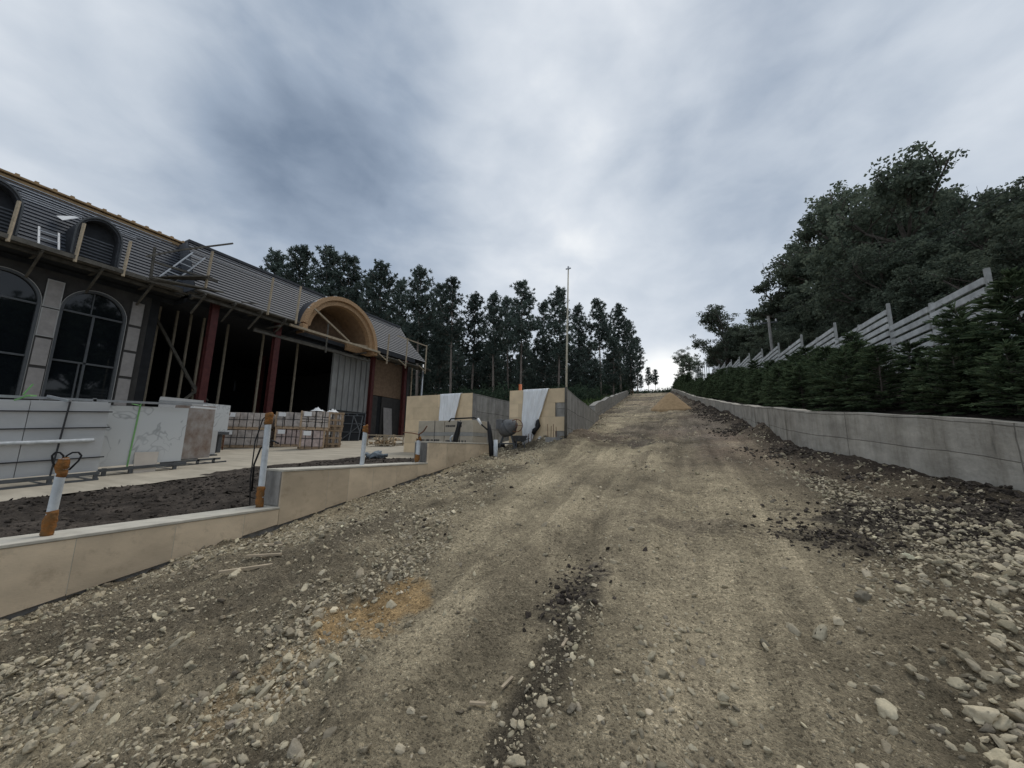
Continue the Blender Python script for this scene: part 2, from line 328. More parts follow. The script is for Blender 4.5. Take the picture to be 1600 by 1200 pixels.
def mesh_obj(name, v, f, m, parent=None, smooth=False, base=None, cols=None, recalc=False, world=True):
    me = bpy.data.meshes.new(name)
    v = np.asarray(v, dtype=np.float64)
    off = np.zeros(3)
    if world and parent is not None:
        q = parent
        while q is not None: off = off + np.array(q.location); q = q.parent
    elif base is not None: off = np.array(base)
    me.from_pydata((v-off).tolist() if isinstance(f, list) else [], [], f if isinstance(f, list) else [])
    if not isinstance(f, list):
        fa = np.asarray(f); k = fa.shape[1]
        me.vertices.add(len(v)); me.vertices.foreach_set('co', (v-off).astype(np.float32).ravel())
        me.loops.add(fa.size); me.loops.foreach_set('vertex_index', fa.astype(np.int32).ravel())
        me.polygons.add(len(fa)); me.polygons.foreach_set('loop_start', np.arange(0, fa.size, k, dtype=np.int32))
        try: me.polygons.foreach_set('loop_total', np.full(len(fa), k, dtype=np.int32))
        except Exception: pass
        me.update(calc_edges=True); me.validate()
    if cols is not None:
        ca = me.color_attributes.new('Col', 'FLOAT_COLOR', 'POINT')
        c4 = np.ones((len(v), 4), np.float32); c4[:, :3] = cols; ca.data.foreach_set('color', c4.ravel())
    if recalc:
        import bmesh
        bm = bmesh.new(); bm.from_mesh(me); bmesh.ops.recalc_face_normals(bm, faces=bm.faces); bm.to_mesh(me); bm.free()
    if smooth: me.polygons.foreach_set('use_smooth', np.ones(len(me.polygons), dtype=bool))
    if m: me.materials.append(m)
    o = bpy.data.objects.new(name, me); COL.objects.link(o)
    if parent is not None: o.parent = parent
    elif base is not None: o.location = base
    return o
def tag(o, label, cat, group=None):
    o['label'] = label; o['category'] = cat
    if group: o['group'] = group
    return o
def thing(name, label, cat, loc, group=None, rz=0.0):
    o = bpy.data.objects.new(name, None); COL.objects.link(o); o.empty_display_size = 0.2
    o.location = loc; o.rotation_euler = (0, 0, rz); return tag(o, label, cat, group)
def kind(o, k): o['kind'] = k; return o
def dup(root, loc, rz=0.0, scale=1.0, label=None, tilt=(0, 0)):
    r = root.copy(); COL.objects.link(r); r.location = loc; r.rotation_euler = (tilt[0], tilt[1], rz)
    r.scale = (scale,)*3 if not isinstance(scale, tuple) else scale
    if label: r['label'] = label
    for ch in list(root.children):
        c = ch.copy(); COL.objects.link(c); c.parent = r
        for g in list(ch.children):
            g2 = g.copy(); COL.objects.link(g2); g2.parent = c
    return r

# ------------------------------------------------------------------ terrain functions
def rz(y):
    y = np.asarray(y, float)
    return np.where(y < 95, .155*y, 14.725 + .155*15*(1-np.exp(-np.maximum(y-95, 0)/15)) - .03*np.maximum(y-116, 0))
def plaza_z(x, y): return .492 + .07*y - .012*x
RP = [(-8, 11.0), (7.09, 3.59), (10.3, 2.02), (12, 1.85), (14, 1.72), (18.7, 1.5), (35, -.03), (66, -2.3), (105, -5.2), (130, -7)]
ZT = [(-8, -.35), (0, .92), (7.09, 2.02), (8.2, 2.19), (10.3, 2.51), (14, 2.97), (18.7, 3.55), (35, 6.01), (66, 11.0), (105, 17.0), (130, 18.4)]
def Rx(y): return np.interp(y, [p[0] for p in RP], [p[1] for p in RP])
def Zt(y): return np.interp(y, [p[0] for p in ZT], [p[1] for p in ZT])
def fence_x(y): return 7.5 - .085*np.asarray(y, float)
def terrace_z(x, y):
    """bank above the long concrete wall"""
    w = Rx(y); f = np.maximum(fence_x(y), w+2.0)
    zf = np.maximum(1.65 + .155*np.minimum(y, 105), Zt(y))
    t = np.clip((x-w)/(f-w), 0, 1)
    return np.where(x < f, Zt(y) - .10 + (zf-Zt(y)+.1)*t**1.3, zf + .10*(x-f))
def hill_z(x, y):
    """slope under the pines"""
    return rz(y) + .55 + .012*np.clip(-x-8, 0, 60)
LP = [(-8, -5.2), (10.2, -5.2), (10.6, -4.1), (14.6, -4.4), (19, -5.0), (20, -5.1), (35, -7.1), (104, -15.6), (130, -18.8)]
def Lx(y): return np.interp(y, [p[0] for p in LP], [p[1] for p in LP])

# ------------------------------------------------------------------ ground: dirt road
def road_h(X, Y):
    """height and colour of the churned dirt road"""
    dist = np.sqrt(X*X+Y*Y)
    z = rz(Y)
    # churned zones: rubble right, rubble left, smoother rolled middle
    mid = 1.15 - .02*Y; 
    rub_r = sstep(0.15, 0.9, X + .55*(fbm(X*.9, Y*.9, 11)-.5) - np.interp(Y, [0, 2, 3.4, 5.6, 9, 14, 30, 105], [.0, .2, .55, .85, 1.0, .55, -1.2, -7]))
    lb = np.interp(Y, [0, 1.3, 2.1, 3.5, 6.3, 9, 16, 30, 105], [-1.2, -1.45, -1.75, -2.4, -3.0, -3.3, -3.6, -5.3, -14])
    rub_l = sstep(-.15, .55, lb - X + .6*(fbm(X*.8, Y*.8, 12)-.5))
    smooth = (1-rub_r)*(1-rub_l)
    n1_ = fbm(X*.55, Y*.45, 1, 3)-.5; n2_ = fbm(X*2.2, Y*2.0, 2, 4)-.5; n3_ = fbm(X*8, Y*8, 3, 4)-.5; n4_ = fbm(X*26, Y*26, 4, 3)-.5
    z = z + .16*n1_ + n2_*(.05+.10*(rub_r+rub_l)) + n3_*(.018+.055*(rub_r+rub_l)) + n4_*(.010+.018*(rub_l+rub_r))
    # wheel tracks and roller/track marks
    for c0, wd in ((-1.05, .28), (.1, .30)):
        cxx = c0 - .03*Y - .0*X + .12*(vnoise(Y*.25, Y*0+c0, 21)-.5)
        g = np.exp(-((X-cxx)/wd)**2)
        z = z - .035*g*smooth
        z = z + .028*np.exp(-((np.abs(X-cxx)-wd*1.35)/.12)**2)*smooth*(.4+fbm(X*4, Y*4, 22))
    tread = np.sin((Y + .05*np.sin(X*5))*2*np.pi/.085)
    z = z + .008*tread*smooth*sstep(.42, .6, fbm(X*.7, Y*.5, 23))*(Y < 9)
    streak = fbm(X*7 + .3*Y, Y*.45, 24, 4)-.5; z = z + .05*streak*smooth + .05*smooth*np.clip(fbm(X*3.1, Y*2.3, 25, 5)-.52, 0, 1)
    z = z + (rub_l+rub_r+.12)*.035*(fbm(X*17, Y*17, 26, 3)-.5)
    # soil bank heaped against the wall and in front of it
    dw = Rx(Y)-X
    bank = np.exp(-(dw/.5)**2)*(.06+.55*np.clip(fbm(X*1.1, Y*.55, 31)-.25, 0, 1)*sstep(8.5, 11, Y))
    z = z + bank + .05*n2_*np.exp(-(dw/1.0)**2)
    # heap beside the gate wall
    heap = np.exp(-((X+3.3)/.8)**2-((Y-11.0)/1.4)**2)*.38 + np.exp(-((X+4.2)/.5)**2-((Y-10.15)/.25)**2)*.16
    z = z + heap*(.6+.9*fbm(X*3, Y*3, 33))
    # colours
    band = fbm(X*2.4-.4*Y, Y*.45, 27, 4)
    base = np.stack([.39+0*X, .335+0*X, .242+0*X], -1)
    v = .40 + 1.15*fbm(X*1.3, Y*1.1, 41, 5) + .45*(fbm(X*7, Y*7, 42)-.5)
    col = base*v[..., None]
    def blend(c, m_):
        nonlocal col
        m_ = np.clip(m_, 0, 1)[..., None]; col = col*(1-m_) + np.array(c)*m_*(v[..., None])
    blend((.34, .292, .212), rub_l*.85)
    blend((.17, .146, .11), rub_l*sstep(.52, .64, band)*.8)
    blend((.155, .130, .093), rub_r*.88)
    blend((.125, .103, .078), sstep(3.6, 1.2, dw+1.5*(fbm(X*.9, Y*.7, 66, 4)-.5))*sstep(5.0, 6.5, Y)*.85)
    blend((.46, .40, .285), smooth*sstep(.5, .75, fbm(X*.5, Y*.35, 43))*.7)
    far = sstep(7, 11, Y)
    blend((.15, .125, .105), far*sstep(.46, .64, fbm(X*.55, Y*.28, 64, 5))*.75)
    blend((.27, .205, .165), far*sstep(.52, .7, fbm(X*.5+7, Y*.2, 65, 4))*.5)
    blend((.105, .085, .066), sstep(.46, .66, fbm(X*.9+3, Y*.55, 44))*rub_r*.85*sstep(4.6, 5.6, Y))
    blend((.17, .145, .11), sstep(.52, .70, fbm(X*1.5+3, Y*1.1, 47))*.6*(1-.4*smooth))
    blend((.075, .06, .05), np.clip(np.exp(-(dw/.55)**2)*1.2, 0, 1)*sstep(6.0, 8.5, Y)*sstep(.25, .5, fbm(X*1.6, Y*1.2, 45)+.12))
    blend((.06, .052, .045), spot(X, Y, 2.0, 5.6, .85, .5, .9, 51, 1.2)*.9)
    blend((.075, .065, .055), spot(X, Y, 3.2, 6.3, 1.5, .35, .5, 52)*.9)
    blend((.085, .073, .06), spot(X, Y, 1.15, 4.95, .42, .30, .9, 53, 1.3)*.7)
    blend((.075, .066, .058), spot(X, Y, -.98, 3.15, .19, .40, 1.0, 54, 1.4)*(.62+.3*tread))
    blend((.075, .065, .053), spot(X, Y, -.84, 1.9, .11, 1.25, 1.3, 55, 1.0)*.8)
    blend((.10, .085, .068), spot(X, Y, -.60, 1.35, .16, .5, 1.0, 67, 1.0)*.7)
    blend((.13, .11, .09), spot(X, Y, -.1, 4.9, .5, .25, .6, 56, 1.0)*.5)
    blend((.47, .325, .17), spot(X, Y, -2.26, 2.36, .27, .36, .7, 57, 1.0)*.9)
    blend((.36, .265, .155), spot(X, Y, -2.3, 1.5, .16, .25, .6, 58, .9)*.5)
    blend((.10, .085, .075), spot(X, Y, -1.45, 11.6, .35, .9, .6, 59, 1.0)*.85)
    blend((.15, .115, .095), spot(X, Y, -3.0, 11.6, 1.2, 1.3, .6, 60, .8)*.8)
    blend((.14, .12, .10), spot(X, Y, -3.9, 28, 2.2, 5, .6, 61, 1.2)*.6)
    blend((.19, .165, .14), spot(X, Y, .2, 17, 1.0, 5, .6, 62, 1.2)*.6)
    blend((.15, .13, .11), spot(X, Y, -5.5, 52, 3.5, 7, .6, 63, 1.2)*.6)
    col = col*(1+.8*streak*smooth)[..., None]
    # tread ridges lighter, grooves darker; then fine pebbly speckle
    col = col*(1+.16*tread*smooth*sstep(.42, .6, fbm(X*.7, Y*.5, 23))*(Y < 9))[..., None]
    sp = fbm(X*34, Y*34, 71, 2)
    col = col*(1 + .5*(sp-.5))[..., None]
    col = col*np.array([.945, .915, .85])
    return z, np.clip(col, .01, .8), rub_r, rub_l, smooth
ys = [-4.0]
while ys[-1] < 128:
    y_ = ys[-1]; ys.append(y_ + (.12 if y_ < .4 else max(.018, .0055*y_)))
ys = np.array(ys); nu = 500
us = np.linspace(0, 1, nu)
Yg = np.repeat(ys[:, None], nu, 1); Xg = Lx(ys)[:, None]*(1-us) + (Rx(ys)+.15)[:, None]*us
Zg, Cg, _, _, _ = road_h(Xg, Yg)
idx = np.arange(len(ys)*nu).reshape(len(ys), nu)
fq = np.stack([idx[:-1, :-1], idx[:-1, 1:], idx[1:, 1:], idx[1:, :-1]], -1).reshape(-1, 4)
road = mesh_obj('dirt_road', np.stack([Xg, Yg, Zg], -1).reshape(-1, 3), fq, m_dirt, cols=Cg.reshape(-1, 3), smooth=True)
kind(road, 'structure')

def sheet(name, x0, x1, y0, y1, nx, ny, zf, m, colf=None, k='structure'):
    """grid sheet; x0/x1 may be functions of y"""
    yy = np.linspace(y0, y1, ny) if not isinstance(y0, np.ndarray) else y0
    a = x0(yy) if callable(x0) else np.full(len(yy), x0); b = x1(yy) if callable(x1) else np.full(len(yy), x1)
    u = np.linspace(0, 1, nx); X = a[:, None]*(1-u)+b[:, None]*u; Y = np.repeat(yy[:, None], nx, 1)
    Z = zf(X, Y); n = len(yy); ix = np.arange(n*nx).reshape(n, nx)
    f = np.stack([ix[:-1, :-1], ix[:-1, 1:], ix[1:, 1:], ix[1:, :-1]], -1).reshape(-1, 4)
    o = mesh_obj(name, np.stack([X, Y, Z], -1).reshape(-1, 3), f, m, cols=(colf(X, Y).reshape(-1, 3) if colf else None), smooth=True)
    return kind(o, k)
def dark_soil(X, Y):
    v = .3+1.4*fbm(X*3, Y*3, 81, 5); g = .4+1.2*fbm(X*14, Y*14, 82, 4)
    return np.array([.062, .051, .042])*(v*g)[..., None]
# paved plaza
def plaza_h(X, Y):
    t = sstep(-7.6, -5.6, X)*sstep(8.2, 9.6, Y)
    return plaza_z(X, Y)*(1-t) + (rz(Y)-.03)*t + .012*(fbm(X*.6, Y*.6, 83)-.5)
sheet('plaza', -34, lambda y: np.where(y < 3.4, -8.75, -8.9), -9, 6.9, 40, 60, plaza_h, m_paving)
sheet('plaza_apron', -34, -5.25, 6.9, 13.6, 60, 30, plaza_h, m_paving)
sheet('plaza_floor', -34, -13.0, 13.6, 22.5, 30, 20, plaza_h, m_paving)
# planting soil beds behind the low wall
def soil1(X, Y):
    t = sstep(-8.9, -5.4, X)
    return plaza_z(X, Y)*(1-t) + (.60+.015*Y)*t - .03*sstep(-8.5, -8.9, X) + .05*(fbm(X*2.5, Y*2.5, 84, 4)-.4) + .10*(fbm(X*8, Y*8, 85, 4, .6)-.5) + sstep(3.05, 3.5, Y)*.12*sstep(-8.6, -5.6, X)
sheet('soil_bed', lambda y: -8.95+.06*np.sin(y*3)+.05*np.sin(y*7.1), -5.3, -9, 3.5, 110, 330, soil1, m_soil, dark_soil)
def soil2(X, Y):
    return plaza_z(X, Y) + .03 + .09*(fbm(X*1.6, Y*1.6, 86, 4)-.45) + .05*(fbm(X*9, Y*9, 87, 3)-.5) - .06*sstep(4.9, 4.0, Y)
sheet('soil_bed', -9.2, -5.3, 3.5, 9.0, 110, 160, lambda X, Y: soil2(X, Y)-.2*sstep(8.3, 9.0, Y), m_soil, dark_soil)
# bank above the long wall (dark mulch) and hill beyond
yb = np.concatenate([np.linspace(-9, 30, 150), np.linspace(31, 130, 70)])
def mulch(X, Y):
    t = sstep(4.5, 7.5, X-Rx(Y))[..., None]
    return dark_soil(X, Y)*.8*(1-t) + np.array([.05, .06, .03])*t*(.6+.8*fbm(X*2, Y*2, 88))[..., None]
sheet('hillside', lambda y: Rx(y)+.16, lambda y: Rx(y)+9, yb, None, 70, None, lambda X, Y: terrace_z(X, Y)+.12*(fbm(X*1.5, Y*1.5, 89, 4)-.5)*sstep(.1, .6, X-Rx(Y)), m_soil, mulch)
sheet('hillside', lambda y: Rx(y)+8.9, lambda y: Rx(y)+120, yb, None, 60, None, lambda X, Y: terrace_z(np.minimum(X, Rx(Y)+45), Y)+.3*(fbm(X*.4, Y*.4, 90)-.5)-.03, m_soil, mulch)
def forest_floor(X, Y):
    return (np.array([.045, .05, .03])*(.5+fbm(X*.7, Y*.7, 91, 4))[..., None])
sheet('forest_floor', lambda y: np.where(y < 22.6, -5.9-.12*(y-13.6), -150.), lambda y: np.where(y < 20, -4.75-.1*(y-13.6), Lx(y)-.1), np.concatenate([np.linspace(13.6, 22.5, 14), np.linspace(22.7, 130, 80)]), None, 90, None,
      lambda X, Y: hill_z(X, Y)+.35*(fbm(X*.3, Y*.3, 92)-.5), m_soil, forest_floor)
# everything farther off
def far_z(X, Y):
    z = np.where(Y < 22, .07*Y-.6, rz(Y)-1.2) - .004*np.maximum(np.abs(X)-60, 0)
    return np.where((X > -6) & (Y < 100), np.minimum(z, rz(Y)-1.2), z) - .02*np.maximum(Y-130, 0)
fg = np.concatenate([np.linspace(-420, -12, 40), np.linspace(-9, 140, 70), np.linspace(150, 700, 30)])
sheet('ground', -500, 500, fg, None, 120, None, far_z, m_soil, forest_floor)

# ------------------------------------------------------------------ walls as swept strips with UV in metres
def wall_strip(name, pts, tops, depth, th, m, parent=None, base=None, side=1):
    """pts: XY polyline of the visible face; tops: z; depth below top; thickness towards `side` (+1 = right of travel)"""
    n = len(pts); P = [Vector((p[0], p[1], 0)) for p in pts]; L = [0]
    for i in range(1, n): L.append(L[-1]+(P[i]-P[i-1]).length)
    v = []; f = []; uvs = []
    for i in range(n):
        dr = (P[min(i+1, n-1)]-P[max(i-1, 0)]).normalized(); nr = Vector((dr.y, -dr.x, 0))*side*th
        dp = depth[i] if isinstance(depth, (list, tuple)) else depth
        v += [(P[i].x, P[i].y, tops[i]-dp), (P[i].x, P[i].y, tops[i]), (P[i].x+nr.x, P[i].y+nr.y, tops[i]+.003), (P[i].x+nr.x, P[i].y+nr.y, tops[i]-dp)]
        uvs.append((L[i], dp))
    fu = []
    for i in range(n-1):
        for k in range(3):
            a = i*4+k; f.append((a, a+4, a+5, a+1))
            u0, u1 = uvs[i][0], uvs[i+1][0]; dA, dB = uvs[i][1], uvs[i+1][1]
            off = {0: (dA, dB, 0, 0), 1: (0, 0, -th, -th), 2: (-th, -th, -th-dA, -th-dB)}[k]
            fu += [(u0, -off[0]), (u1, -off[1]), (u1, -off[3]), (u0, -off[2])]
    for e in (0, (n-1)*4):
        f.append((e, e+1, e+2, e+3)); dp = uvs[0 if e == 0 else -1][1]; fu += [(0, -dp), (0, 0), (th, 0), (th, -dp)]
    o = mesh_obj(name, v, f, m, parent, base=base)
    uvl = o.data.uv_layers.new(name='uv'); uvl.data.foreach_set('uv', np.array(fu, np.float32).ravel())
    return o
yw = sorted(set(list(np.arange(-8, 30, .5)) + list(np.arange(30, 131, 2.0)) + [7.09, 10.3]))
jit = lambda y: .012*math.sin(y*1.7)+.01*math.sin(y*4.3)
w = wall_strip('retaining_wall', [(float(Rx(y)), y) for y in yw], [float(Zt(y))+jit(y) for y in yw], 1.9, .25, m_wallR, base=(3.6, 7.1, 1.0), side=1)
tag(w, 'long grey board-formed concrete wall streaked dark along the right of the dirt road', 'wall')
yl = [19.9]+list(np.arange(22, 105, 2.0))
w = wall_strip('retaining_wall', [(float(np.interp(y, [19.9, 104], [-4.83, -15.2])), y) for y in yl],
               [float(np.interp(y, [19.9, 30, 60, 104], [3.85, 5.55, 10.3, 17.2]))+.05*math.sin(y*.9) for y in yl], 1.6, .3, m_wallL, base=(-5, 20, 3), side=-1)
tag(w, 'distant grey concrete wall climbing along the left edge of the dirt road below the pines', 'wall')
w = wall_strip('wing_wall', [(-3.30, 10.34), (-3.55, 12.2), (-3.95, 15.5), (-4.40, 19.0)], [3.27, 3.25, 3.25, 3.22], 2.6, .3, m_wallL, base=(-3.5, 11, 1.6), side=-1)
tag(w, 'grey concrete wing wall running back from the stone-clad panel beside the flagpole', 'wall')
w = wall_strip('cross_wall', [(-5.35, 19.6), (-8.2, 19.9), (-12, 20.2)], [3.95, 4.1, 4.2], 2.5, .3, m_wallL, base=(-6.7, 19.8, 3), side=1)
tag(w, 'short concrete wall crossing behind the far end of the wing wall', 'wall')
w = wall_strip('return_wall', [(-6.50, 10.62), (-6.5, 12.0), (-6.55, 13.45)], [3.29, 3.3, 3.34], 2.4, .28, m_wallL, base=(-6.5, 12, 1.6), side=-1)
tag(w, 'grey concrete wall running back from the panel with the narrow white sheet', 'wall')
w = wall_strip('stair_wall', [(-6.8, 13.5), (-5.6, 13.55), (-4.2, 13.6)], [3.38, 3.4, 3.4], 2.4, .28, m_wallL, base=(-5.6, 13.5, 1.8), side=-1)
tag(w, 'low grey concrete wall seen through the gap between the two stone-clad panels', 'wall')

# ------------------------------------------------------------------ stones
def ico(level):
    t = (1+5**.5)/2
    v = [(-1, t, 0), (1, t, 0), (-1, -t, 0), (1, -t, 0), (0, -1, t), (0, 1, t), (0, -1, -t), (0, 1, -t), (t, 0, -1), (t, 0, 1), (-t, 0, -1), (-t, 0, 1)]
    f = [(0, 11, 5), (0, 5, 1), (0, 1, 7), (0, 7, 10), (0, 10, 11), (1, 5, 9), (5, 11, 4), (11, 10, 2), (10, 7, 6), (7, 1, 8), (3, 9, 4), (3, 4, 2), (3, 2, 6), (3, 6, 8), (3, 8, 9), (4, 9, 5), (2, 4, 11), (6, 2, 10), (8, 6, 7), (9, 8, 1)]
    v = [np.array(p)/np.linalg.norm(p) for p in v]
    for _ in range(level):
        c = {}; nf = []
        def mid(a, b):
            k = (min(a, b), max(a, b))
            if k not in c: p = v[a]+v[b]; v.append(p/np.linalg.norm(p)); c[k] = len(v)-1
            return c[k]
        for a, b, d_ in f:
            x, y, z = mid(a, b), mid(b, d_), mid(d_, a); nf += [(a, x, z), (b, y, x), (d_, z, y), (x, y, z)]
        f = nf
    return np.array(v), np.array(f)
def rand_rot(n):
    q = rng.normal(size=(n, 4)); q /= np.linalg.norm(q, axis=1)[:, None]; a, b, c, d_ = q.T
    return np.stack([np.stack([1-2*(c*c+d_*d_), 2*(b*c-a*d_), 2*(b*d_+a*c)], -1), np.stack([2*(b*c+a*d_), 1-2*(b*b+d_*d_), 2*(c*d_-a*b)], -1), np.stack([2*(b*d_-a*c), 2*(c*d_+a*b), 1-2*(b*b+c*c)], -1)], 1)
def stones_mesh(P, S, level, colr, flat=(.4, .8)):
    n = len(P); bv, bf = ico(level)
    sc = np.stack([S, S*rng.uniform(.55, 1.0, n), S*rng.uniform(*flat, n)], -1)
    V = bv[None]*(1+rng.uniform(-.22, .22, (n, len(bv)))[..., None])
    # chop with a few planes for angular faces
    for _ in range(4):
        d_ = rng.normal(size=(n, 3)); d_ /= np.linalg.norm(d_, axis=1)[:, None]; h = rng.uniform(.4, .75, n)
        t = np.einsum('nvk,nk->nv', V, d_); ex = np.maximum(t-h[:, None], 0); V = V - ex[..., None]*d_[:, None, :]
    tilt = rng.normal(0, .35, (n, 2)); ya = rng.uniform(0, 6.283, n)
    V = V*sc[:, None, :]
    ca, sa = np.cos(ya), np.sin(ya)
    x, y, z = V[..., 0].copy(), V[..., 1].copy(), V[..., 2].copy()
    z2 = z + tilt[:, :1]*x + tilt[:, 1:]*y
    V = np.stack([x*ca[:, None]-y*sa[:, None], x*sa[:, None]+y*ca[:, None], z2], -1) + P[:, None, :]
    Fc = (bf[None]+(np.arange(n)*len(bv))[:, None, None]).reshape(-1, 3)
    C = np.repeat(colr, len(bv), 0)
    return V.reshape(-1, 3), Fc, C
def stone_cols(n, dusty=.5):
    b = np.array([.43, .372, .265]); k = rng.uniform(.6, 1.3, n)[:, None]; h = rng.normal(0, .016, (n, 1))*np.array([1, .75, .3])+rng.normal(0, .003, (n, 3))
    c = b*k + h; w_ = rng.uniform(0, 1, n)
    c[w_ > .93] *= 1.45; c[w_ < .10] *= np.array([.55, .55, .58])
    return np.clip(c, .03, .75)
def scatter(n, smin, smax, y0, y1, p, thin=1.0, gain=0.0):
    """positions on the road, denser close by; size in metres (half)"""
    out = []
    Y = y0*(y1/y0)**rng.uniform(0, 1, n*4) if p else rng.uniform(y0, y1, n*4)
    X = Lx(Y) + (Rx(Y)-.05-Lx(Y))*rng.uniform(0, 1, n*4)
    z, c, rr, rl, sm = road_h(X, Y)
    bandd = sstep(.60, .42, fbm(X*2.4-.4*Y, Y*.45, 27, 4))
    dens = np.clip(.07*thin + rr*1.15 + rl*(.25+1.0*bandd), 0, 1.3)*(.10+2.6*np.clip(fbm(X*1.6, Y*1.3, 95)-.36, 0, 1))
    dens = dens*(1-.88*sstep(5.5, 7.5, Y)*(Rx(Y)-X < 1.5))*(1-.85*spot(X, Y, -2.28, 2.38, .3, .38, .5, 57, .9))
    dens = np.maximum(dens, .5*np.exp(-((X+.78)/.16)**2)*(Y < 3.0)); dens = np.maximum(dens, .28*np.exp(-((X+.25)/.3)**2)*(Y < 3.0))
    keep = rng.uniform(0, 1, n*4) < dens; X, Y, z = X[keep][:n], Y[keep][:n], z[keep][:n]
    S = smin*(smax/smin)**(rng.uniform(0, 1, len(X))**1.9)*(1+gain*Y)
    return np.stack([X, Y, z + S*rng.uniform(-.28, .26, len(X))], -1), S
def cobbles(n, y0=1.5, y1=5.5, x0=.5, x1=4.6):
    Y = y0*(y1/y0)**rng.uniform(0, 1, n*3); X = rng.uniform(x0, x1, n*3); edge = np.interp(Y, [1.5, 2.3, 3.4, 5.5], [.75, .9, 1.35, 1.9])
    p = sstep(-.25, .45, X-edge)*(.25+1.6*np.clip(fbm(X*1.7, Y*1.5, 96)-.3, 0, 1)); k = (rng.uniform(0, 1, n*3) < p) & (X < Rx(Y)-.1)
    X, Y = X[k][:n], Y[k][:n]; z = road_h(X, Y)[0]; S = .018*(3.0**(rng.uniform(0, 1, len(X))**1.6)); return np.stack([X, Y, z+S*rng.uniform(-.15, .35, len(X))], -1), S
vs, fs, cs = [], [], []; off = 0
P, S = cobbles(3800); P2, S2 = cobbles(1500, 1.45, 3.2, .5, 2.1); P = np.concatenate([P, P2]); S = np.concatenate([S, S2]); v, f, c = stones_mesh(P, S, 2, stone_cols(len(P)), (.45, .75)); vs.append(v); fs.append(f); cs.append(c); off = len(v)
for (n, a, b, y0, y1, lv, g) in ((62000, .003, .013, .55, 8, 0, .10), (21000, .010, .025, .6, 16, 1, .05), (2600, .022, .043, .9, 20, 2, .03), (18000, .010, .035, 7, 60, 0, .035)):
    P, S = scatter(n, a, b, y0, y1, 1, gain=g); v, f, c = stones_mesh(P, S, lv, stone_cols(len(P)))
    vs.append(v); fs.append(f+off); cs.append(c); off += len(v)
kind(mesh_obj('gravel', np.concatenate(vs), np.concatenate(fs), m_stone, cols=np.concatenate(cs)), 'stuff')
# dark clods of soil
Yc = rng.uniform(6, 32, 9000)**1.0; Xc = Rx(Yc)-.05-np.abs(rng.normal(0, .55, 9000)); zc_ = road_h(Xc, Yc)[0]; Sc = .012*(4.5**(rng.uniform(0, 1, 9000)**1.5)); kc = fbm(Xc*1.4, Yc*.8, 97) > .46
P, S = scatter(5500, .008, .034, 3.5, 30, 1, thin=.35, gain=.05); P = np.concatenate([P, np.stack([Xc, Yc, zc_+.2*Sc], -1)[kc]]); S = np.concatenate([S, Sc[kc]]); Pk = np.concatenate([np.stack([cx_+rx_*rng.normal(0, .55, n_), cy_+ry_*rng.normal(0, .55, n_)], -1) for (cx_, cy_, rx_, ry_, n_) in ((1.15, 4.95, .5, .4, 420), (2.0, 5.6, .9, .55, 800), (3.0, 6.3, 1.4, .35, 700), (-.98, 3.15, .2, .45, 160))]); zk = road_h(Pk[:, 0], Pk[:, 1])[0]; Sk = .008*(4.0**(rng.uniform(0, 1, len(Pk))**1.6))
Kp = len(P); P = np.concatenate([P, np.stack([Pk[:, 0], Pk[:, 1], zk+.2*Sk], -1)]); S = np.concatenate([S, Sk])
sel = (np.arange(len(P)) >= Kp) | (Rx(P[:, 1])-P[:, 0] < 1.5) | (rng.uniform(0, 1, len(P)) < .15)
v, f, c = stones_mesh(P[sel], S[sel], 1, np.tile([[.07, .058, .048]], (sel.sum(), 1))*rng.uniform(.6, 1.5, (sel.sum(), 1)))
kind(mesh_obj('soil_clods', v, f, m_soil, cols=c), 'stuff')
n_ = 5200; Xs = rng.uniform(-8.85, -5.42, n_); Ys = rng.uniform(-2.5, 8.2, n_); zs_ = np.where(Ys < 3.5, soil1(Xs, Ys), soil2(Xs, Ys)); Ss = .010*(4.2**(rng.uniform(0, 1, n_)**2.2))
v, f, c = stones_mesh(np.stack([Xs, Ys, zs_+.2*Ss], -1), Ss, 1, np.tile([[.055, .046, .038]], (n_, 1))*rng.uniform(.5, 1.9, (n_, 1)))
kind(mesh_obj('soil_clods', v, f, m_soil, cols=c), 'stuff')
# individual bigger stones
spots_r = [(1.05, 2.35), (1.22, 2.2), (.92, 2.15), (1.35, 2.75), (1.1, 2.7), (.72, 2.55), (1.6, 3.1), (1.9, 3.4), (1.45, 3.3), (.62, 3.15), (.75, 3.3), (2.1, 4.2), (1.7, 4.4), (2.4, 4.9), (1.15, 4.1), (1.0, 3.7), (2.7, 5.4), (2.0, 4.7), (1.3, 3.9), (.95, 2.9), (1.85, 2.9), (1.55, 2.45)]
spots_l = [(-2.2, .95), (-1.95, 1.25), (-2.5, 1.2), (-2.85, 1.1), (-1.85, 1.6), (-3.2, 1.5), (-2.05, 1.8), (-3.5, 1.9), (-2.7, 1.8), (-2.75, 2.6), (-2.2, 2.05), (-3.9, 2.2), (-3.1, 2.9), (-1.75, 1.35), (-2.35, 1.45), (-3.0, .85)]
spots_m = [(-.28, 1.78), (-.2, 1.86), (-.12, 1.74), (-.33, 1.95), (-.42, 1.7), (.12, 1.95), (-.05, 1.95), (.05, 2.4), (-.95, 2.25), (-.85, 2.28), (-1.3, 1.55), (-.2, 2.25), (-.15, 2.45), (.2, 2.15)]
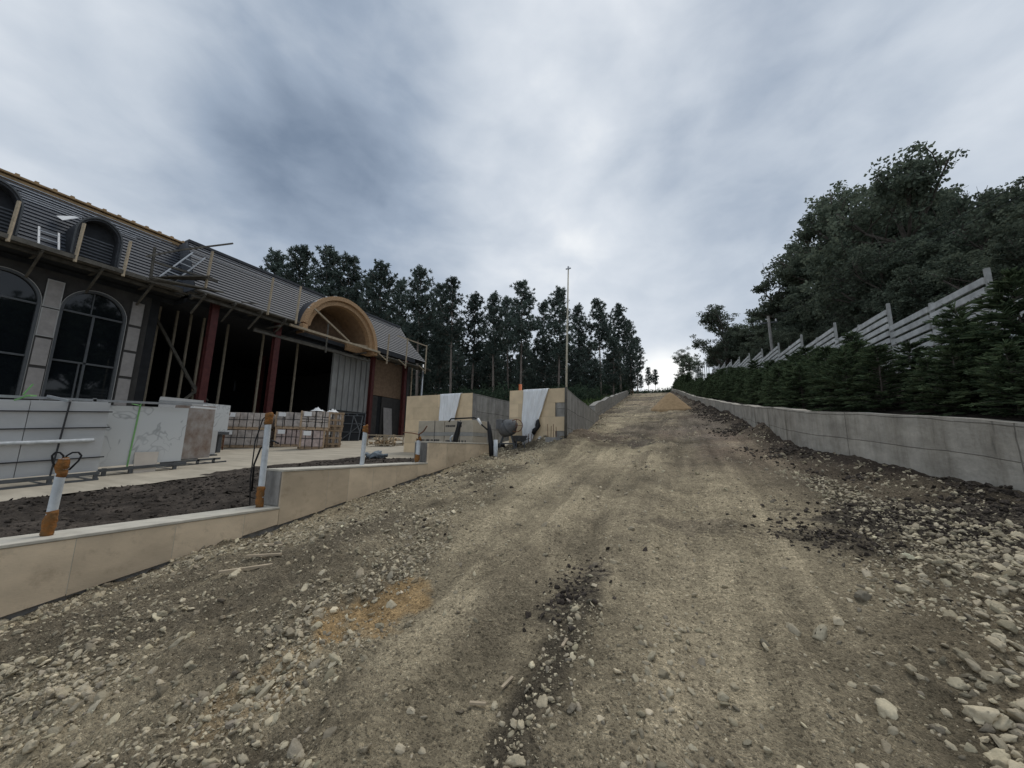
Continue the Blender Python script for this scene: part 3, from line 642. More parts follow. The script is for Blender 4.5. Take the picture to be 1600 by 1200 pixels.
for spots, smin, smax, lab, grp in ((spots_r, .035, .065, 'pale loose stone among the rubble between the dirt track and the right wall', 'bigger stones in the right rubble'),
                                    (spots_l, .028, .05, 'dusty loose stone in the gravel between the low wall and the dirt track', 'bigger stones in the left gravel'),
                                    (spots_m, .022, .034, 'small rounded stone lying on the packed middle of the dirt track', 'stones on the packed track')):
    for (x, y) in spots:
        S = rng.uniform(smin, smax, 1); z = road_h(np.array([x]), np.array([y]))[0][0]
        v, f, c = stones_mesh(np.array([[x, y, z+S[0]*.22]]), S, 2, stone_cols(1)*1.08, (.5, .75))
        tag(mesh_obj('stone', v, f, m_stone, base=(x, y, float(z)), cols=c), lab, 'stone', grp)
# splinters of wood left of the sand stain
for (x, y, a, l) in ((-4.05, 2.55, .5, .34), (-3.9, 2.3, .9, .42), (-4.25, 2.75, .1, .3)):
    z = float(rz(y))+.05
    o = MB().bar((x-l/2*math.cos(a), y-l/2*math.sin(a), z), (x+l/2*math.cos(a), y+l/2*math.sin(a), z+.02), .035, .018).build('wood_splinter', m_timber, base=(x, y, z))
    tag(o, 'pale splinter of wood lying on the gravel in front of the low wall', 'wood scrap', 'wood splinters by the low wall')
for (x, y, a, l) in ((-1.02, 2.08, 1.4, .10), (-.8, 2.42, 1.5, .08), (-1.1, 1.9, .2, .09)):
    z = float(road_h(np.array([x]), np.array([y]))[0][0])+.012
    o = MB().bar((x-l/2*math.cos(a), y-l/2*math.sin(a), z), (x+l/2*math.cos(a), y+l/2*math.sin(a), z+.01), .016, .01).build('wood_chip', m_timber, base=(x, y, z))
    tag(o, 'small pale wood chip on the packed dirt beside the dark track mark', 'wood scrap', 'wood chips on the track')
# sand heap on the road
nr, na = 26, 60; v = []; f = []
for i in range(nr):
    for k in range(na):
        a = 2*math.pi*k/na; r = i/(nr-1)*1.35*(1+.18*(float(vnoise(np.array([math.cos(a)*1.6+9]), np.array([math.sin(a)*1.6+9]), 5)[0])-.5))
        x, y = -1.45+r*math.cos(a)*.92, 26.6+r*math.sin(a)*1.0; q = i/(nr-1)
        z = float(rz(y)) + .05 + 1.22*max(0, 1-q)**1.05*(1-.08*math.exp(-q*q*60)) + .12*(float(fbm(np.array([x*2]), np.array([y*2]), 6)[0])-.5)*(1-q) - (.3 if i == nr-1 else 0)
        v.append((x, y, z))
for i in range(nr-1):
    for k in range(na): f.append((i*na+k, i*na+(k+1) % na, (i+1)*na+(k+1) % na, (i+1)*na+k))
f.append(tuple(range(na)))
tag(mesh_obj('sand_heap', v, f, m_sand, base=(-1.45, 26.6, 4.1), smooth=True, recalc=True), 'cone of orange sand heaped far up the dirt road', 'sand heap')
# ------------------------------------------------------------------ low stone-clad wall in three steps
lw = thing('low_wall', 'long low wall clad in beige stone panels stepping up beside the dirt road', 'wall', (-5.2, 3, .5))
segs = [(-8.0, 3.28, .755), (3.28, 6.30, 1.235), (6.30, 9.15, 1.665)]
for (a, b, zt) in segs:
    MB().mm((-5.36, a, float(rz(a))-1.0), (-5.036, b, zt-.03)).build('wall_core', m_rawcon, lw)
    MB().mm((-5.372, a-.004, zt-.03), (-4.996, b+.004 if b < 9 else b, zt)).build('coping', m_coping, lw, bevel=.006)
joints = [[-8, -6.2, -4.3, -2.6, -.55, 1.46, 2.18, 2.86, 3.28], [3.28, 3.98, 4.36, 4.86, 5.42, 6.0, 6.30], [6.30, 6.95, 7.7, 8.4, 9.15]]
for (a, b, zt), js in zip(segs, joints):
    for y0, y1 in zip(js[:-1], js[1:]):
        low = .012 + .03*random.random()
        z0, z1 = float(rz(y0))+low, float(rz(y1))+low*.9
        MB().prism([(y0+.0025, z0), (y1-.0025, z1), (y1-.0025, zt-.0335), (y0+.0025, zt-.0335)], 0, -5.036, -5.004).build('stone_panel', m_trav, lw)
        MB().mm((-5.036, y1-.0022, z1+.01), (-5.0055, y1+.0022, zt-.034)).build('grout_joint', m_coping, lw) if y1 < b else None
# exposed rough concrete ends of the two upper steps (with a thin stone edge in front)
for y0, z0, z1 in ((3.28, .765, 1.2), (6.30, 1.245, 1.63)):
    MB().mm((-5.34, y0-.012, z0), (-5.04, y0-.001, z1)).build('raw_end', m_rawcon, lw)

# white pipes with orange foam ends set into the wall
def pipe(y, zb, zt, x, tiltx, label, r=.038, foam_top=.16, foam_bot=.22, loops=True, z_foam_bot=True):
    t = thing('post_sleeve', label, 'pipe', (x, y, zb), 'white pipes set in the low wall')
    top = Vector((x+tiltx, y, zt)); bot = Vector((x, y, zb-.01)); dr = (top-bot).normalized()
    MB().tube([bot, top], r, 18).build('sleeve', m_pvc, t, smooth=False)
    def foam(a, b, rr, s):
        pts = []; rs = []
        for k in range(9):
            q = k/8; pts.append(bot.lerp(top, (a+(b-a)*q)) + Vector((random.uniform(-.004, .004),)*3)); rs.append(rr*(1+random.uniform(-.14, .20)) * (.85 if k in (0, 8) else 1))
        MB().tube(pts, rs, 14).build('foam', m_foam, t, smooth=True)
    L = (top-bot).length
    foam(1-foam_top/L, 1.01, r*1.22, 1)
    if z_foam_bot: foam(.0, foam_bot/L, r*1.2, 2)
    if loops:
        for sx_, sy_ in ((-1, .15), (1, -.1)):
            q_ = 1.0 if sx_ < 0 else 1.35; u_ = Vector((.25*sx_, .97*sx_, 0))
            ctl = [(0, -.06), (.012, .03), (.045, .065), (.085, .068), (.108, .03), (.095, -.03), (.065, -.09), (.045, -.13)]
            pts = [top + u_*(a*q_*.68) + Vector((0, 0, b_*.8)) for a, b_ in ctl]
            pts = [pts[k].lerp(pts[k+1], f_) for k in range(len(pts)-1) for f_ in (0, .5)] + [pts[-1]]
            MB().tube(pts, .0075, 8).build('cable_loop', m_black, t, smooth=True)
    return t
pipe(1.32, .755, 1.42, -5.17, .035, 'short white pipe with orange foam ends and two black cable loops on top', r=.034)
t = pipe(3.13, .755, 1.98, -5.19, -.03, 'tallest white pipe with foam ends beside the grey concrete end of the middle wall step', r=.038, foam_top=.15, foam_bot=.28, loops=False)
pts = [(-5.24, 3.13, 1.97), (-5.30, 3.1, 1.9), (-5.34, 3.06, 1.6), (-5.32, 3.05, 1.1), (-5.28, 3.06, .78)]
MB().tube(pts, .008, 6).build('cable', m_black, t, smooth=True)
pipe(4.75, 1.24, 1.91, -5.17, .02, 'white pipe with orange foam top standing midway on the middle wall step', r=.036, foam_top=.12, foam_bot=.1, loops=False, z_foam_bot=False)
t = pipe(6.16, 1.24, 1.72, -5.16, .01, 'white pipe with a forked black cable on top beside the third wall step', r=.042, foam_top=.03, foam_bot=.16, loops=False)
MB().tube([(-5.15, 6.16, 1.70), (-5.15, 6.16, 1.80), (-5.06, 6.19, 1.87), (-5.0, 6.22, 1.98)], .014, 7).build('cable', m_rust, t, smooth=True)
MB().tube([(-5.15, 6.16, 1.80), (-5.3, 6.12, 1.83), (-5.5, 6.05, 1.84)], .010, 6).build('cable', m_rust, t, smooth=True)
c = MB().tube([(-6.12, 3.55, .85), (-6.13, 3.54, 1.25), (-6.05, 3.56, 1.5), (-5.85, 3.6, 1.62), (-5.72, 3.62, 1.58)], .013, 8).build('cable', m_black, base=(-6.12, 3.55, .85), smooth=True)
tag(c, 'black cable rising in a hook from the dark soil left of the tallest white pipe', 'cable')
# conduits at the end of the wall
t = thing('cable_conduit', 'black cable conduit with a bent arm at the far end of the low wall', 'conduit', (-4.75, 8.55, 1.3))
MB().tube([(-4.72, 8.5, 1.22), (-4.75, 8.5, 1.6), (-4.80, 8.5, 1.95), (-4.84, 8.5, 2.22)], [.06, .065, .06, .035], 14).build('black_tube', m_black, t, smooth=True)
MB().tube([(-4.62, 8.52, 1.22), (-4.63, 8.52, 1.75)], .055, 14).build('grey_sleeve', m_pvc, t, smooth=True)
MB().tube([(-4.84, 8.45, 2.0), (-5.0, 8.45, 2.12), (-5.12, 8.45, 2.28), (-5.25, 8.45, 2.32), (-5.6, 8.45, 2.31), (-5.95, 8.4, 2.30), (-6.02, 8.4, 2.22)], .021, 10).build('bent_arm', m_black, t, smooth=True)
MB().tube([(-5.02, 8.43, 2.14), (-5.13, 8.43, 2.29)], .036, 10).build('white_clamp', m_paper, t, smooth=True)
t = thing('cable_stub', 'short thick black tube leaning behind the low wall in front of the carton pallet', 'conduit', (-5.35, 7.9, 1.5))
MB().tube([(-5.45, 7.9, 1.55), (-5.42, 7.9, 1.8), (-5.36, 7.9, 2.05), (-5.33, 7.9, 2.18)], [.07, .07, .055, .065], 12).build('tube', m_black, t, smooth=True)
MB().tube([(-5.55, 7.88, 1.62), (-5.58, 7.88, 1.78), (-5.52, 7.88, 1.83)], .022, 8).build('stub_loop', m_pvc, t, smooth=True)

# ------------------------------------------------------------------ slab racks on the plaza
def bars(name, m, parent, segs, w): 
    b = MB()
    for a, c in segs: b.bar(a, c, w)
    return b.build(name, m, parent)
# nearest rack: grey slabs behind steel bars
zb = plaza_z(-10.3, 2.0)
t = thing('slab_rack', 'steel rack of grey stone slabs behind horizontal bars, at the left edge', 'slab rack', (-10.4, 1.4, .7), 'racks of stone slabs on the plaza')
x0 = -10.28; zr = lambda y: .70+.075*(y-1.2)
for k, (dx, y0, y1, h) in enumerate(((0, -1.2, 3.10, 1.31), (-.05, -1.15, 3.08, 1.33), (-.10, -1.1, 3.07, 1.30), (-.15, -1.1, 3.04, 1.32), (-.24, -1.1, 3.0, 1.34))):
    y_a, y_b = (y0, 2.115) , (2.125, y1)
    for (ya, yb) in (y_a, y_b):
        MB().prism([(ya, zr(ya)+.16), (yb, zr(yb)+.16), (yb, zr(yb)+.16+h-.02), (ya, zr(ya)+.16+h-.02)], 0, x0+dx-.03, x0+dx).build('stone_slab', m_marble, t)
seg = []
for y in (.6, 2.50, 3.06): seg += [((x0+.06, y, zr(y)-.02), (x0-.9, y, zr(y)-.02)), ((x0+.08, y, zr(y)-.04), (x0+.08, y, zr(y)+.14))]
seg += [((x0+.09, -1.2, zr(-1.2)+.12), (x0+.09, 3.1, zr(3.1)+.12)), ((x0+.09, -1.2, zr(-1.2)), (x0+.09, 3.1, zr(3.1))), ((x0-.85, -1.2, zr(-1.2)), (x0-.85, 3.1, zr(3.1)))]
bars('rack_base', m_steel, t, seg, .055)
bars('rack_bars', m_strap, t, [((x0+.03, -1.2, zr(-1.2)+h), (x0+.03, 3.14, zr(3.1)+h)) for h in (.42, .98, 1.28)] + [((x0+.045, 2.50, zr(2.5)-.02), (x0+.045, 2.56, zr(2.5)+1.46))], .022)
MB().tube([(x0+.06, -1.2, zr(-1.2)+.73), (x0+.06, 2.95, zr(3.0)+.74)], .032, 10).build('white_rail', m_pvc, t, smooth=True)
bars('top_rail', m_galv, t, [((x0-.45, -1.2, zr(-1.2)+1.62), (x0-.45, 4.6, zr(4.6)+1.48)), ((x0-.45, 1.3, zr(1.2)+1.35), (x0-.45, 1.3, zr(1.2)+1.6)), ((x0-.45, 2.40, zr(2.4)+1.57), (x0+.03, 2.56, zr(2.5)+1.47)), ((x0-.45, 3.0, zr(3.0)+1.35), (x0-.45, 3.0, zr(3.0)+1.56))], .045)
pts = [(x0-.1, 1.9, zr(1.9)+1.42), (x0-.05, 2.08, zr(2)+1.55), (x0-.3, 2.2, zr(2)+1.58)]
MB().bar(pts[0], pts[1], .07, .02).bar(pts[1], pts[2], .07, .02).bar((x0-.3, 2.08, zr(2)+1.58), (x0-.3, 2.16, zr(2)+1.78), .05, .015).build('green_strap', m_green, t)
# white marble rack
x0 = -10.86; zr = lambda y: .84+.075*(y-3.3)
t = thing('slab_rack', 'steel rack of white veined marble slabs tied with a green strap', 'slab rack', (-10.9, 3.9, .85), 'racks of stone slabs on the plaza')
for k in range(5):
    MB().prism([(3.27, zr(3.27)+.2), (4.62-.02*k, zr(4.6)+.19), (4.62-.02*k, zr(4.6)+1.42), (3.27, zr(3.27)+1.45-.01*k)], 0, x0-.05*k-.035, x0-.05*k).build('stone_slab', m_marble_w, t)
seg = []
for y in (3.35, 3.75, 4.5): seg += [((x0+.05, y, zr(y)-.01), (x0-.8, y, zr(y)-.01)), ((x0+.05, y, zr(y)), (x0+.05, y, zr(y)+.17))]
seg += [((x0+.06, 3.25, zr(3.25)+.13), (x0+.06, 4.7, zr(4.7)+.13))]
bars('rack_base', m_steel, t, seg, .06)
MB().bar((x0+.008, 3.70, zr(3.7)+.12), (x0+.008, 3.74, zr(3.7)+1.46), .026, .008, math.pi/2).bar((x0+.01, 3.74, zr(3.7)+1.46), (x0-.3, 3.72, zr(3.7)+1.5), .045, .01).bar((x0-.02, 3.74, zr(3.7)+1.45), (x0, 3.78, zr(3.7)+1.56), .04, .012).build('green_strap', m_green, t)
MB().mm((x0-.24, 4.75, zr(4.7)+1.44), (x0-.1, 5.25, zr(4.7)+1.48)).build('white_wrap', m_paper, t)
# brown veined slabs just behind it
x0 = -11.55; zr = lambda y: .97+.07*(y-5)
t = thing('slab_rack', 'rack of brown veined stone slabs just right of the white marble', 'slab rack', (-11.6, 5.3, 1.0), 'racks of stone slabs on the plaza')
for k in range(4):
    MB().prism([(4.72, zr(4.72)+.18), (5.52, zr(5.5)+.16), (5.50, zr(5.5)+1.50), (4.72, zr(4.72)+1.52)], 0, x0-.06*k-.04, x0-.06*k).build('stone_slab', m_marble_b, t)
seg = [((x0+.05, 4.5, zr(4.5)+.12), (x0+.05, 5.75, zr(5.7)+.12)), ((x0+.05, 4.6, zr(4.6)), (x0+.05, 5.9, zr(5.9)+.02))]
for y in (4.75, 5.25, 5.6): seg += [((x0+.05, y, zr(y)-.02), (x0+.05, y, zr(y)+.14)), ((x0+.05, y, zr(y)), (x0-.7, y, zr(y)))]
bars('rack_base', m_steel, t, seg, .05)
MB().bar((x0+.01, 4.3, zr(4.3)+1.6), (x0+.01, 5.3, zr(5.3)+1.57), .04).build('top_rail', m_galv, t)
# thin loose slab leaning on the marble
s = MB().prism([(3.78, 1.0), (4.16, 1.02), (4.14, .87), (3.80, .85)], 0, 0, .02)
o = MB().add([(-11.02+.20, 3.80, .875), (-11.02+.20, 4.16, .90), (-10.82, 4.17, 1.34), (-10.82, 3.77, 1.33), (-10.80, 3.80, .875), (-10.80, 4.16, .90), (-10.80, 4.17, 1.34), (-10.80, 3.77, 1.33)],
             [(0, 1, 2, 3), (7, 6, 5, 4), (0, 4, 5, 1), (1, 5, 6, 2), (2, 6, 7, 3), (3, 7, 4, 0)]).build('loose_slab', mat('cream_slab', (.62, .56, .49), .6, 3, .1), base=(-10.8, 4, .88), recalc=True)
tag(o, 'small cream stone slab leaning against the white veined marble', 'stone slab')
# slabs farther back under the porch
for (x, y0, y1, z0, z1, ttl, m_) in ((-13.2, 4.95, 5.95, 1.15, 2.78, 'pale grey stone slabs standing behind the brown veined ones', m_marble), (-15.0, 6.55, 7.6, 1.92, 2.86, 'white stone slabs raised on a bearer beside the first red column', m_marble_w), (-13.9, 6.0, 6.78, 1.18, 1.93, 'grey slab standing low beside the foot of the first red column', m_marble)):
    t = thing('slab_stack', ttl, 'stone slabs', (x, (y0+y1)/2, z0))
    for k in range(3): MB().mm((x-.07*k-.05, y0+.02*k, z0), (x-.07*k, y1-.015*k, z1-.01*k)).build('stone_slab', m_, t)
    MB().mm((x-.3, y0-.05, z0-.10), (x+.05, y1+.05, z0-.005)).build('bearer', m_steel, t)
    if z0 > 1.5: MB().mm((x-.25, y0+.1, 1.1), (x-.05, y0+.2, z0-.102)).mm((x-.25, y1-.2, 1.1), (x-.05, y1-.1, z0-.102)).build('trestle', m_steel, t)
    if x < -14: MB().mm((x+.004, y0+.02, z1-.14), (x+.02, y0+.32, z1-.02)).build('paper_label', m_paper, t)

# ------------------------------------------------------------------ crates of wrapped stone
def crate(loc, ang, w, d, h, label, m_=None, frame=False, rows=2, cols=3, group='crates of stone stacked on the plaza'):
    """wooden pallet with wrapped stone blocks, corner boards, straps, label; local X = width, local Y = depth, front face at -Y"""
    t = thing('stone_crate', label, 'crate', loc, group, ang)
    m_ = m_ or m_wrap
    def ob(mb, nm, mm_, **k): return mesh_obj(nm, mb.v, mb.f, mm_, t, world=False)
    p = MB()
    for yy in (-d/2+.05, 0, d/2-.05): p.mm((-w/2, yy-.045, 0), (w/2, yy+.045, .08))
    p.mm((-w/2, -d/2, .082), (w/2, d/2, .10)); ob(p, 'pallet', m_wood)
    b = MB(); zh = (h-.10)/rows; cw = w/cols
    for r in range(rows):
        for cidx in range(cols):
            j = lambda a: random.uniform(-a, a)
            for side in (-1, 1):
                b.mm((-w/2+cidx*cw+.012+j(.006), (0.004 if side > 0 else -d/2)+j(.008), .104+r*zh), (-w/2+(cidx+1)*cw-.012+j(.006), (d/2 if side > 0 else -.004)+j(.008), .104+(r+1)*zh-.014+j(.006)))
    o = ob(b, 'stone_blocks', m_); bv = o.modifiers.new('bevel', 'BEVEL'); bv.width = .018; bv.segments = 2
    s = MB()
    for q in (-.30, .02, .33): s.mm((w*q-.012, -d/2-.014, .03), (w*q+.012, -d/2-.009, h+.004)).mm((w*q-.012, -d/2-.014, h+.004), (w*q+.012, d/2+.01, h+.009))
    s.mm((-w/2-.012, -d/2-.017, h*.55), (w/2+.012, -d/2-.0145, h*.55+.022)).mm((w/2+.0125, -d/2, h*.55), (w/2+.015, d/2, h*.55+.022))
    ob(s, 'straps', m_strap)
    if frame:
        fr = MB()
        for x in (-w/2, -w/6, w/6, w/2): fr.mm((x-.045, -d/2-.045, .0), (x+.045, -d/2-.02, h+.02))
        for z in (.12, h*.5, h-.06): fr.mm((-w/2-.05, -d/2-.068, z), (w/2+.05, -d/2-.047, z+.07)).mm((w/2+.052, -d/2, z), (w/2+.074, d/2, z+.07))
        ob(fr, 'crate_frame', m_wood)
    else:
        cb = MB()
        for x in (-w/2, w/2): cb.mm((x-.03, -d/2-.03, .08), (x+.03, -d/2-.018, h))
        ob(cb, 'corner_board', m_wood)
    ob(MB().mm((-w/2+.08, -d/2-.026, h-.20), (-w/2+.34, -d/2-.019, h-.03)), 'paper_label', m_paper)
    return t
A = math.atan2(.94, 1.26)
ca = lambda loc, off, dp: (loc[0]+off*math.cos(A)-dp*math.sin(A), loc[1]+off*math.sin(A)+dp*math.cos(A), loc[2])
base_z = lambda x, y: plaza_z(x, y)
P0 = (-16.5, 9.0); zA = base_z(*P0)+.02
pA = ca((P0[0], P0[1], zA), 0, .45)
crate(pA, A, 1.55, .9, .72, 'lower crate of the leftmost stone stack, with pink film along its left side', m_wrap)
crate((pA[0], pA[1], pA[2]+.735), A+.02, 1.5, .9, .70, 'upper crate of the leftmost stone stack, wrapped in greyish film', m_wrap)
P0 = (-15.66, 10.15); zB = base_z(*P0)+.01; pB = ca((P0[0], P0[1], zB), .1, .5)
crate(pB, A+.25, 1.15, .9, .74, 'lower crate of the middle stone stack, pinkish, just right of the tallest white pipe', m_wrap_pink)
crate((pB[0]+.05, pB[1], pB[2]+.75), A+.22, 1.25, .9, .72, 'upper crate of the middle stone stack, with brown boards along its foot', m_wrap, cols=4)
P0 = (-13.45, 9.6); zC = base_z(*P0)+.01; pC = ca((P0[0], P0[1], zC), 0, .42)
crate(pC, A+.42, .80, .8, .73, 'lower crate of the right-hand stone stack with a white paper label', m_wrap_pink, cols=2)
crate((pC[0]+.02, pC[1]+.05, pC[2]+.745), A+.4, .98, .85, .72, 'upper crate of the right-hand stone stack with torn white film on top', m_wrap, rows=3, cols=4)
P0 = (-13.65, 10.5); zD = base_z(*P0)+.01; pD = ca((P0[0], P0[1], zD), .1, .4)
crate(pD, A+.3, .72, .75, .72, 'open slatted lower crate of stones beside the leaning lattice frames', m_wrap, frame=True, cols=2)
crate((pD[0], pD[1], pD[2]+.74), A+.33, .76, .75, .70, 'upper slatted crate of stones beside the leaning lattice frames', m_wrap, frame=True, cols=2)
for (p, l) in (((pC[0]+.18, pC[1]+.05, pC[2]+1.47), 'torn scrap of white film lying on the right-hand stone stack'), ((pD[0], pD[1], pD[2]+1.44), 'pointed scrap of white film on top of the slatted crates')):
    n = 9; v = [(p[0]-.22+.44*i/(n-1), p[1]-.2+.4*j/(n-1), p[2]+.03+.20*random.random()*math.sin(math.pi*i/(n-1))*math.sin(math.pi*j/(n-1))) for i in range(n) for j in range(n)]
    f = [(i*n+j, (i+1)*n+j, (i+1)*n+j+1, i*n+j+1) for i in range(n-1) for j in range(n-1)]
    tag(mesh_obj('plastic_film', v, f, m_paper, base=p), l, 'plastic film')
# narrow rack with foam lumps left of crates
P = (-16.5, 8.0); z0 = base_z(*P)
t = thing('foam_rack', 'narrow steel trolley heaped with orange foam scraps left of the stone crates', 'trolley', (P[0], P[1], z0))
bars('rack_frame', m_rust, t, [((P[0]+dx, P[1]+dy, z0), (P[0]+dx, P[1]+dy, z0+1.25)) for dx in (-.2, .2) for dy in (-.18, .18)] + [((P[0]-.2, P[1]-.18, z0+h), (P[0]+.2, P[1]+.18, z0+h)) for h in (.1, .5, .9)] + [((P[0]+.2, P[1]-.18, z0+h), (P[0]+.2, P[1]+.18, z0+h)) for h in (.1, .5, .9, 1.2)], .035)
v, f, c = stones_mesh(np.array([[P[0]+random.uniform(-.22, .22), P[1]+random.uniform(-.22, .22), z0+1.22+random.uniform(-.1, .14)] for _ in range(16)]), np.array([.13]*16), 1, np.ones((16, 3)))
mesh_obj('foam_scraps', v, f, m_foam, t, smooth=True)
# lattice frames leaning at the opening
P = (-17.0, 14.35); z0 = base_z(*P)
for k, (dx, dy, lean, ln, lab) in enumerate(((0, 0, .45, 1.55, 'dark lattice panel leaning in front of the grey sheet cladding'), (-.35, .55, .35, 1.7, 'second dark lattice panel leaning behind the front one'))):
    t = thing('lattice_panel', lab, 'lattice panel', (P[0]+dx, P[1]+dy, z0), 'dark lattice panels by the cladding')
    w_ = 1.5; a = Vector((P[0]+dx-.85, P[1]+dy-.25, z0)); u = Vector((.88, .47, 0)); n = Vector((-.47*lean*.7-.1, .55*lean+.1, 1)).normalized()
    q = lambda s_, h_: a + u*(s_*w_) + n*(h_*ln)
    seg = [(q(s_, 0), q(s_, 1)) for s_ in (0, .33, .66, 1)] + [(q(0, h_), q(1, h_)) for h_ in (0, .35, .68, 1)] + [(q(.33, 0), q(1, .68)), (q(.66, 1), q(1, .35))]
    bars('lattice', m_steel, t, seg, .045)
    nn = (u.cross(n)).normalized()*.03
    MB().add([q(0, 0)-nn, q(1, 0)-nn, q(1, 1)-nn, q(0, 1)-nn, q(0, 0)-nn*1.6, q(1, 0)-nn*1.6, q(1, 1)-nn*1.6, q(0, 1)-nn*1.6], [(0, 1, 2, 3), (7, 6, 5, 4), (0, 4, 5, 1), (1, 5, 6, 2), (2, 6, 7, 3), (3, 7, 4, 0)]).build('backing_sheet', m_black, t)
# low cage of rubble
P = (-12.15, 12.35); z0 = base_z(*P)
t = thing('rubble_cage', 'low wooden cage filled with broken stone below the brown boarding', 'cage', (P[0], P[1], z0))
seg = []
for dx in (-.55, -.18, .18, .55):
    for dy in (-.3, .3): seg.append(((P[0]+dx, P[1]+dy+dx*.35, z0), (P[0]+dx, P[1]+dy+dx*.35, z0+.5)))
for h in (.06, .26, .46):
    for dy in (-.3, .3): seg.append(((P[0]-.55, P[1]+dy-.19, z0+h), (P[0]+.55, P[1]+dy+.19, z0+h)))
for k in range(4): seg.append(((P[0]-.1+.16*k, P[1]-.3+.05*k, z0+.28), (P[0]+.02+.16*k, P[1]-.27+.05*k, z0+.46)))
bars('cage_slats', m_timber, t, seg, .04)
n_ = 40; v, f, c = stones_mesh(np.array([[P[0]+dx, P[1]+dx*.35+random.uniform(-.25, .25), z0+random.uniform(.05, .32)] for dx in np.linspace(-.5, .5, n_)]), rng.uniform(.07, .13, n_), 1, stone_cols(n_)*np.array([1.15, 1.0, .9]))
mesh_obj('broken_stone', v, f, m_stone, t, cols=c)
# blue-grey sack on the soil
n_ = 5; P = (-8.3, 8.0); z0 = base_z(*P)+.06
v, f, c = stones_mesh(np.array([[P[0]+.09*k-.18, P[1]+.05*k, z0+.06] for k in range(n_)]), rng.uniform(.12, .18, n_), 2, np.ones((n_, 3)))
tag(mesh_obj('sack', v, f, m_bluegrey, base=(P[0], P[1], z0), smooth=True), 'crumpled blue-grey sack lying on the dark soil behind the wall', 'sack')

# ------------------------------------------------------------------ gate walls with cladding, sheets
zg = lambda x, y: float(rz(y))
def gate(name, label, x0, x1, skip=()):
    t = thing(name, label, 'wall', ((x0+x1)/2, 10.5, 1.5))
    MB().mm((x0+.01, 10.33, .9), (x1-.01, 10.62, 3.285)).build('wall_core', m_rawcon, t)
    nx = max(2, round((x1-x0)/.62)); cw = (x1-x0)/nx; rows = [1.22, 1.64, 2.05, 2.46, 2.87, 3.29]
    for r in range(5):
        for k in range(nx+1):
            o_ = cw/2 if r % 2 else 0
            a = max(x0, x0+k*cw-o_); b = min(x1, x0+(k+1)*cw-o_)
            if b-a < .02: continue
            mid = (a+b)/2
            if any(sx0 <= mid <= sx1 and r in rr for (sx0, sx1, rr) in skip): continue
            MB().mm((a+.0015, 10.297, rows[r]+.0015), (b-.0015, 10.328, rows[r+1]-.0015)).build('cladding_tile', m_gate, t)
    return t
gate('gate_wall', 'stone-clad panel wall with a narrow white sheet hanging over it, left of the gap', -9.25, -6.50)
gate('gate_wall', 'stone-clad panel wall with missing corner tiles below the flagpole', -5.14, -3.36, skip=((-4.55, -3.9, (0,)), (-3.95, -3.3, (0, 1)), (-3.58, -3.3, (3,))))
def sheet_cloth(name, label, top, bot, zt, zb_fn, m_, y=10.285, n=26, mm_=22, lift=.05):
    """hanging sheet: top edge from top[0] to top[1], bottom edge bot[0] to bot[1]; folded over the wall top"""
    v = []; f = []
    for j in range(mm_):
        q = j/(mm_-1)
        for i in range(n):
            s_ = i/(n-1); x = (top[0]*(1-q)+bot[0]*q)*(1-s_) + (top[1]*(1-q)+bot[1]*q)*s_
            z = zt*(1-q) + zb_fn(s_)*q
            fold = .045*math.sin(s_*15+2.2*q) * (.3+.7*q) + .03*math.sin(s_*31+q*4) + .02*math.sin(s_*7-q*9)
            v.append((x, y-.035-lift*q-abs(fold), z))
    for j in range(mm_-1):
        for i in range(n-1): f.append((j*n+i, j*n+i+1, (j+1)*n+i+1, (j+1)*n+i))
    o = len(v)
    for i in range(n):
        s_ = i/(n-1); x = top[0]*(1-s_)+top[1]*s_
        v.append((x, y+.02, zt+.018)); v.append((x, y+.36, zt+.016)); v.append((x, y+.37, zt-.25))
    for i in range(n-1):
        f.append((i, o+3*i, o+3*(i+1), i+1))
        for k in (0, 1): f.append((o+3*i+k, o+3*i+k+1, o+3*(i+1)+k+1, o+3*(i+1)+k))
    b = ((top[0]+top[1])/2, y, zt)
    ob = mesh_obj(name, v, f, m_, base=b, smooth=True); so_ = ob.modifiers.new('solid', 'SOLIDIFY'); so_.thickness = .006; so_.offset = 1
    return tag(ob, label, 'sheet')
sheet_cloth('plastic_sheet', 'narrow white sheet hanging in folds over the left stone-clad panel', (-7.76, -6.92), (-7.62, -7.15), 3.285, lambda s_: 1.62+.75*max(0, s_-.35), m_tarp)
sheet_cloth('plastic_sheet', 'wide white sheet draped over the panel with missing tiles, tapering to its left side', (-4.66, -3.84), (-4.64, -4.34), 3.285, lambda s_: 1.58+.12*s_, m_tarp)
tag(MB().tube([(-4.30, 10.13, 2.0), (-4.26, 10.12, 1.97), (-4.22, 10.11, 2.06), (-4.15, 10.12, 2.12), (-4.12, 10.12, 2.2), (-4.13, 10.13, 2.33), (-4.11, 10.14, 2.38)], [.03, .06, .075, .06, .085, .05, .02], 9).build('black_rag', m_black, base=(-4.16, 10.12, 2.1), smooth=True), 'crumpled black rag hanging at the edge of the wide white sheet', 'rag')
n = 9; v = [(-4.12+.42*i/(n-1), 10.1+.18*j/(n-1), 1.70+.16*(1-i/(n-1))*random.uniform(.6, 1)+.05*j/(n-1)) for i in range(n) for j in range(n)]
tag(mesh_obj('sheet_scrap', v, [(i*n+j, (i+1)*n+j, (i+1)*n+j+1, i*n+j+1) for i in range(n-1) for j in range(n-1)], m_paper, base=(-3.9, 10.2, 1.7), smooth=True), 'bunched scrap of white sheet at the foot of the panel with missing tiles', 'sheet')
t = thing('rebar_kerb', 'short concrete footing with rusty reinforcing bars in front of the panel with missing tiles', 'footing', (-4.2, 10.1, 1.55))
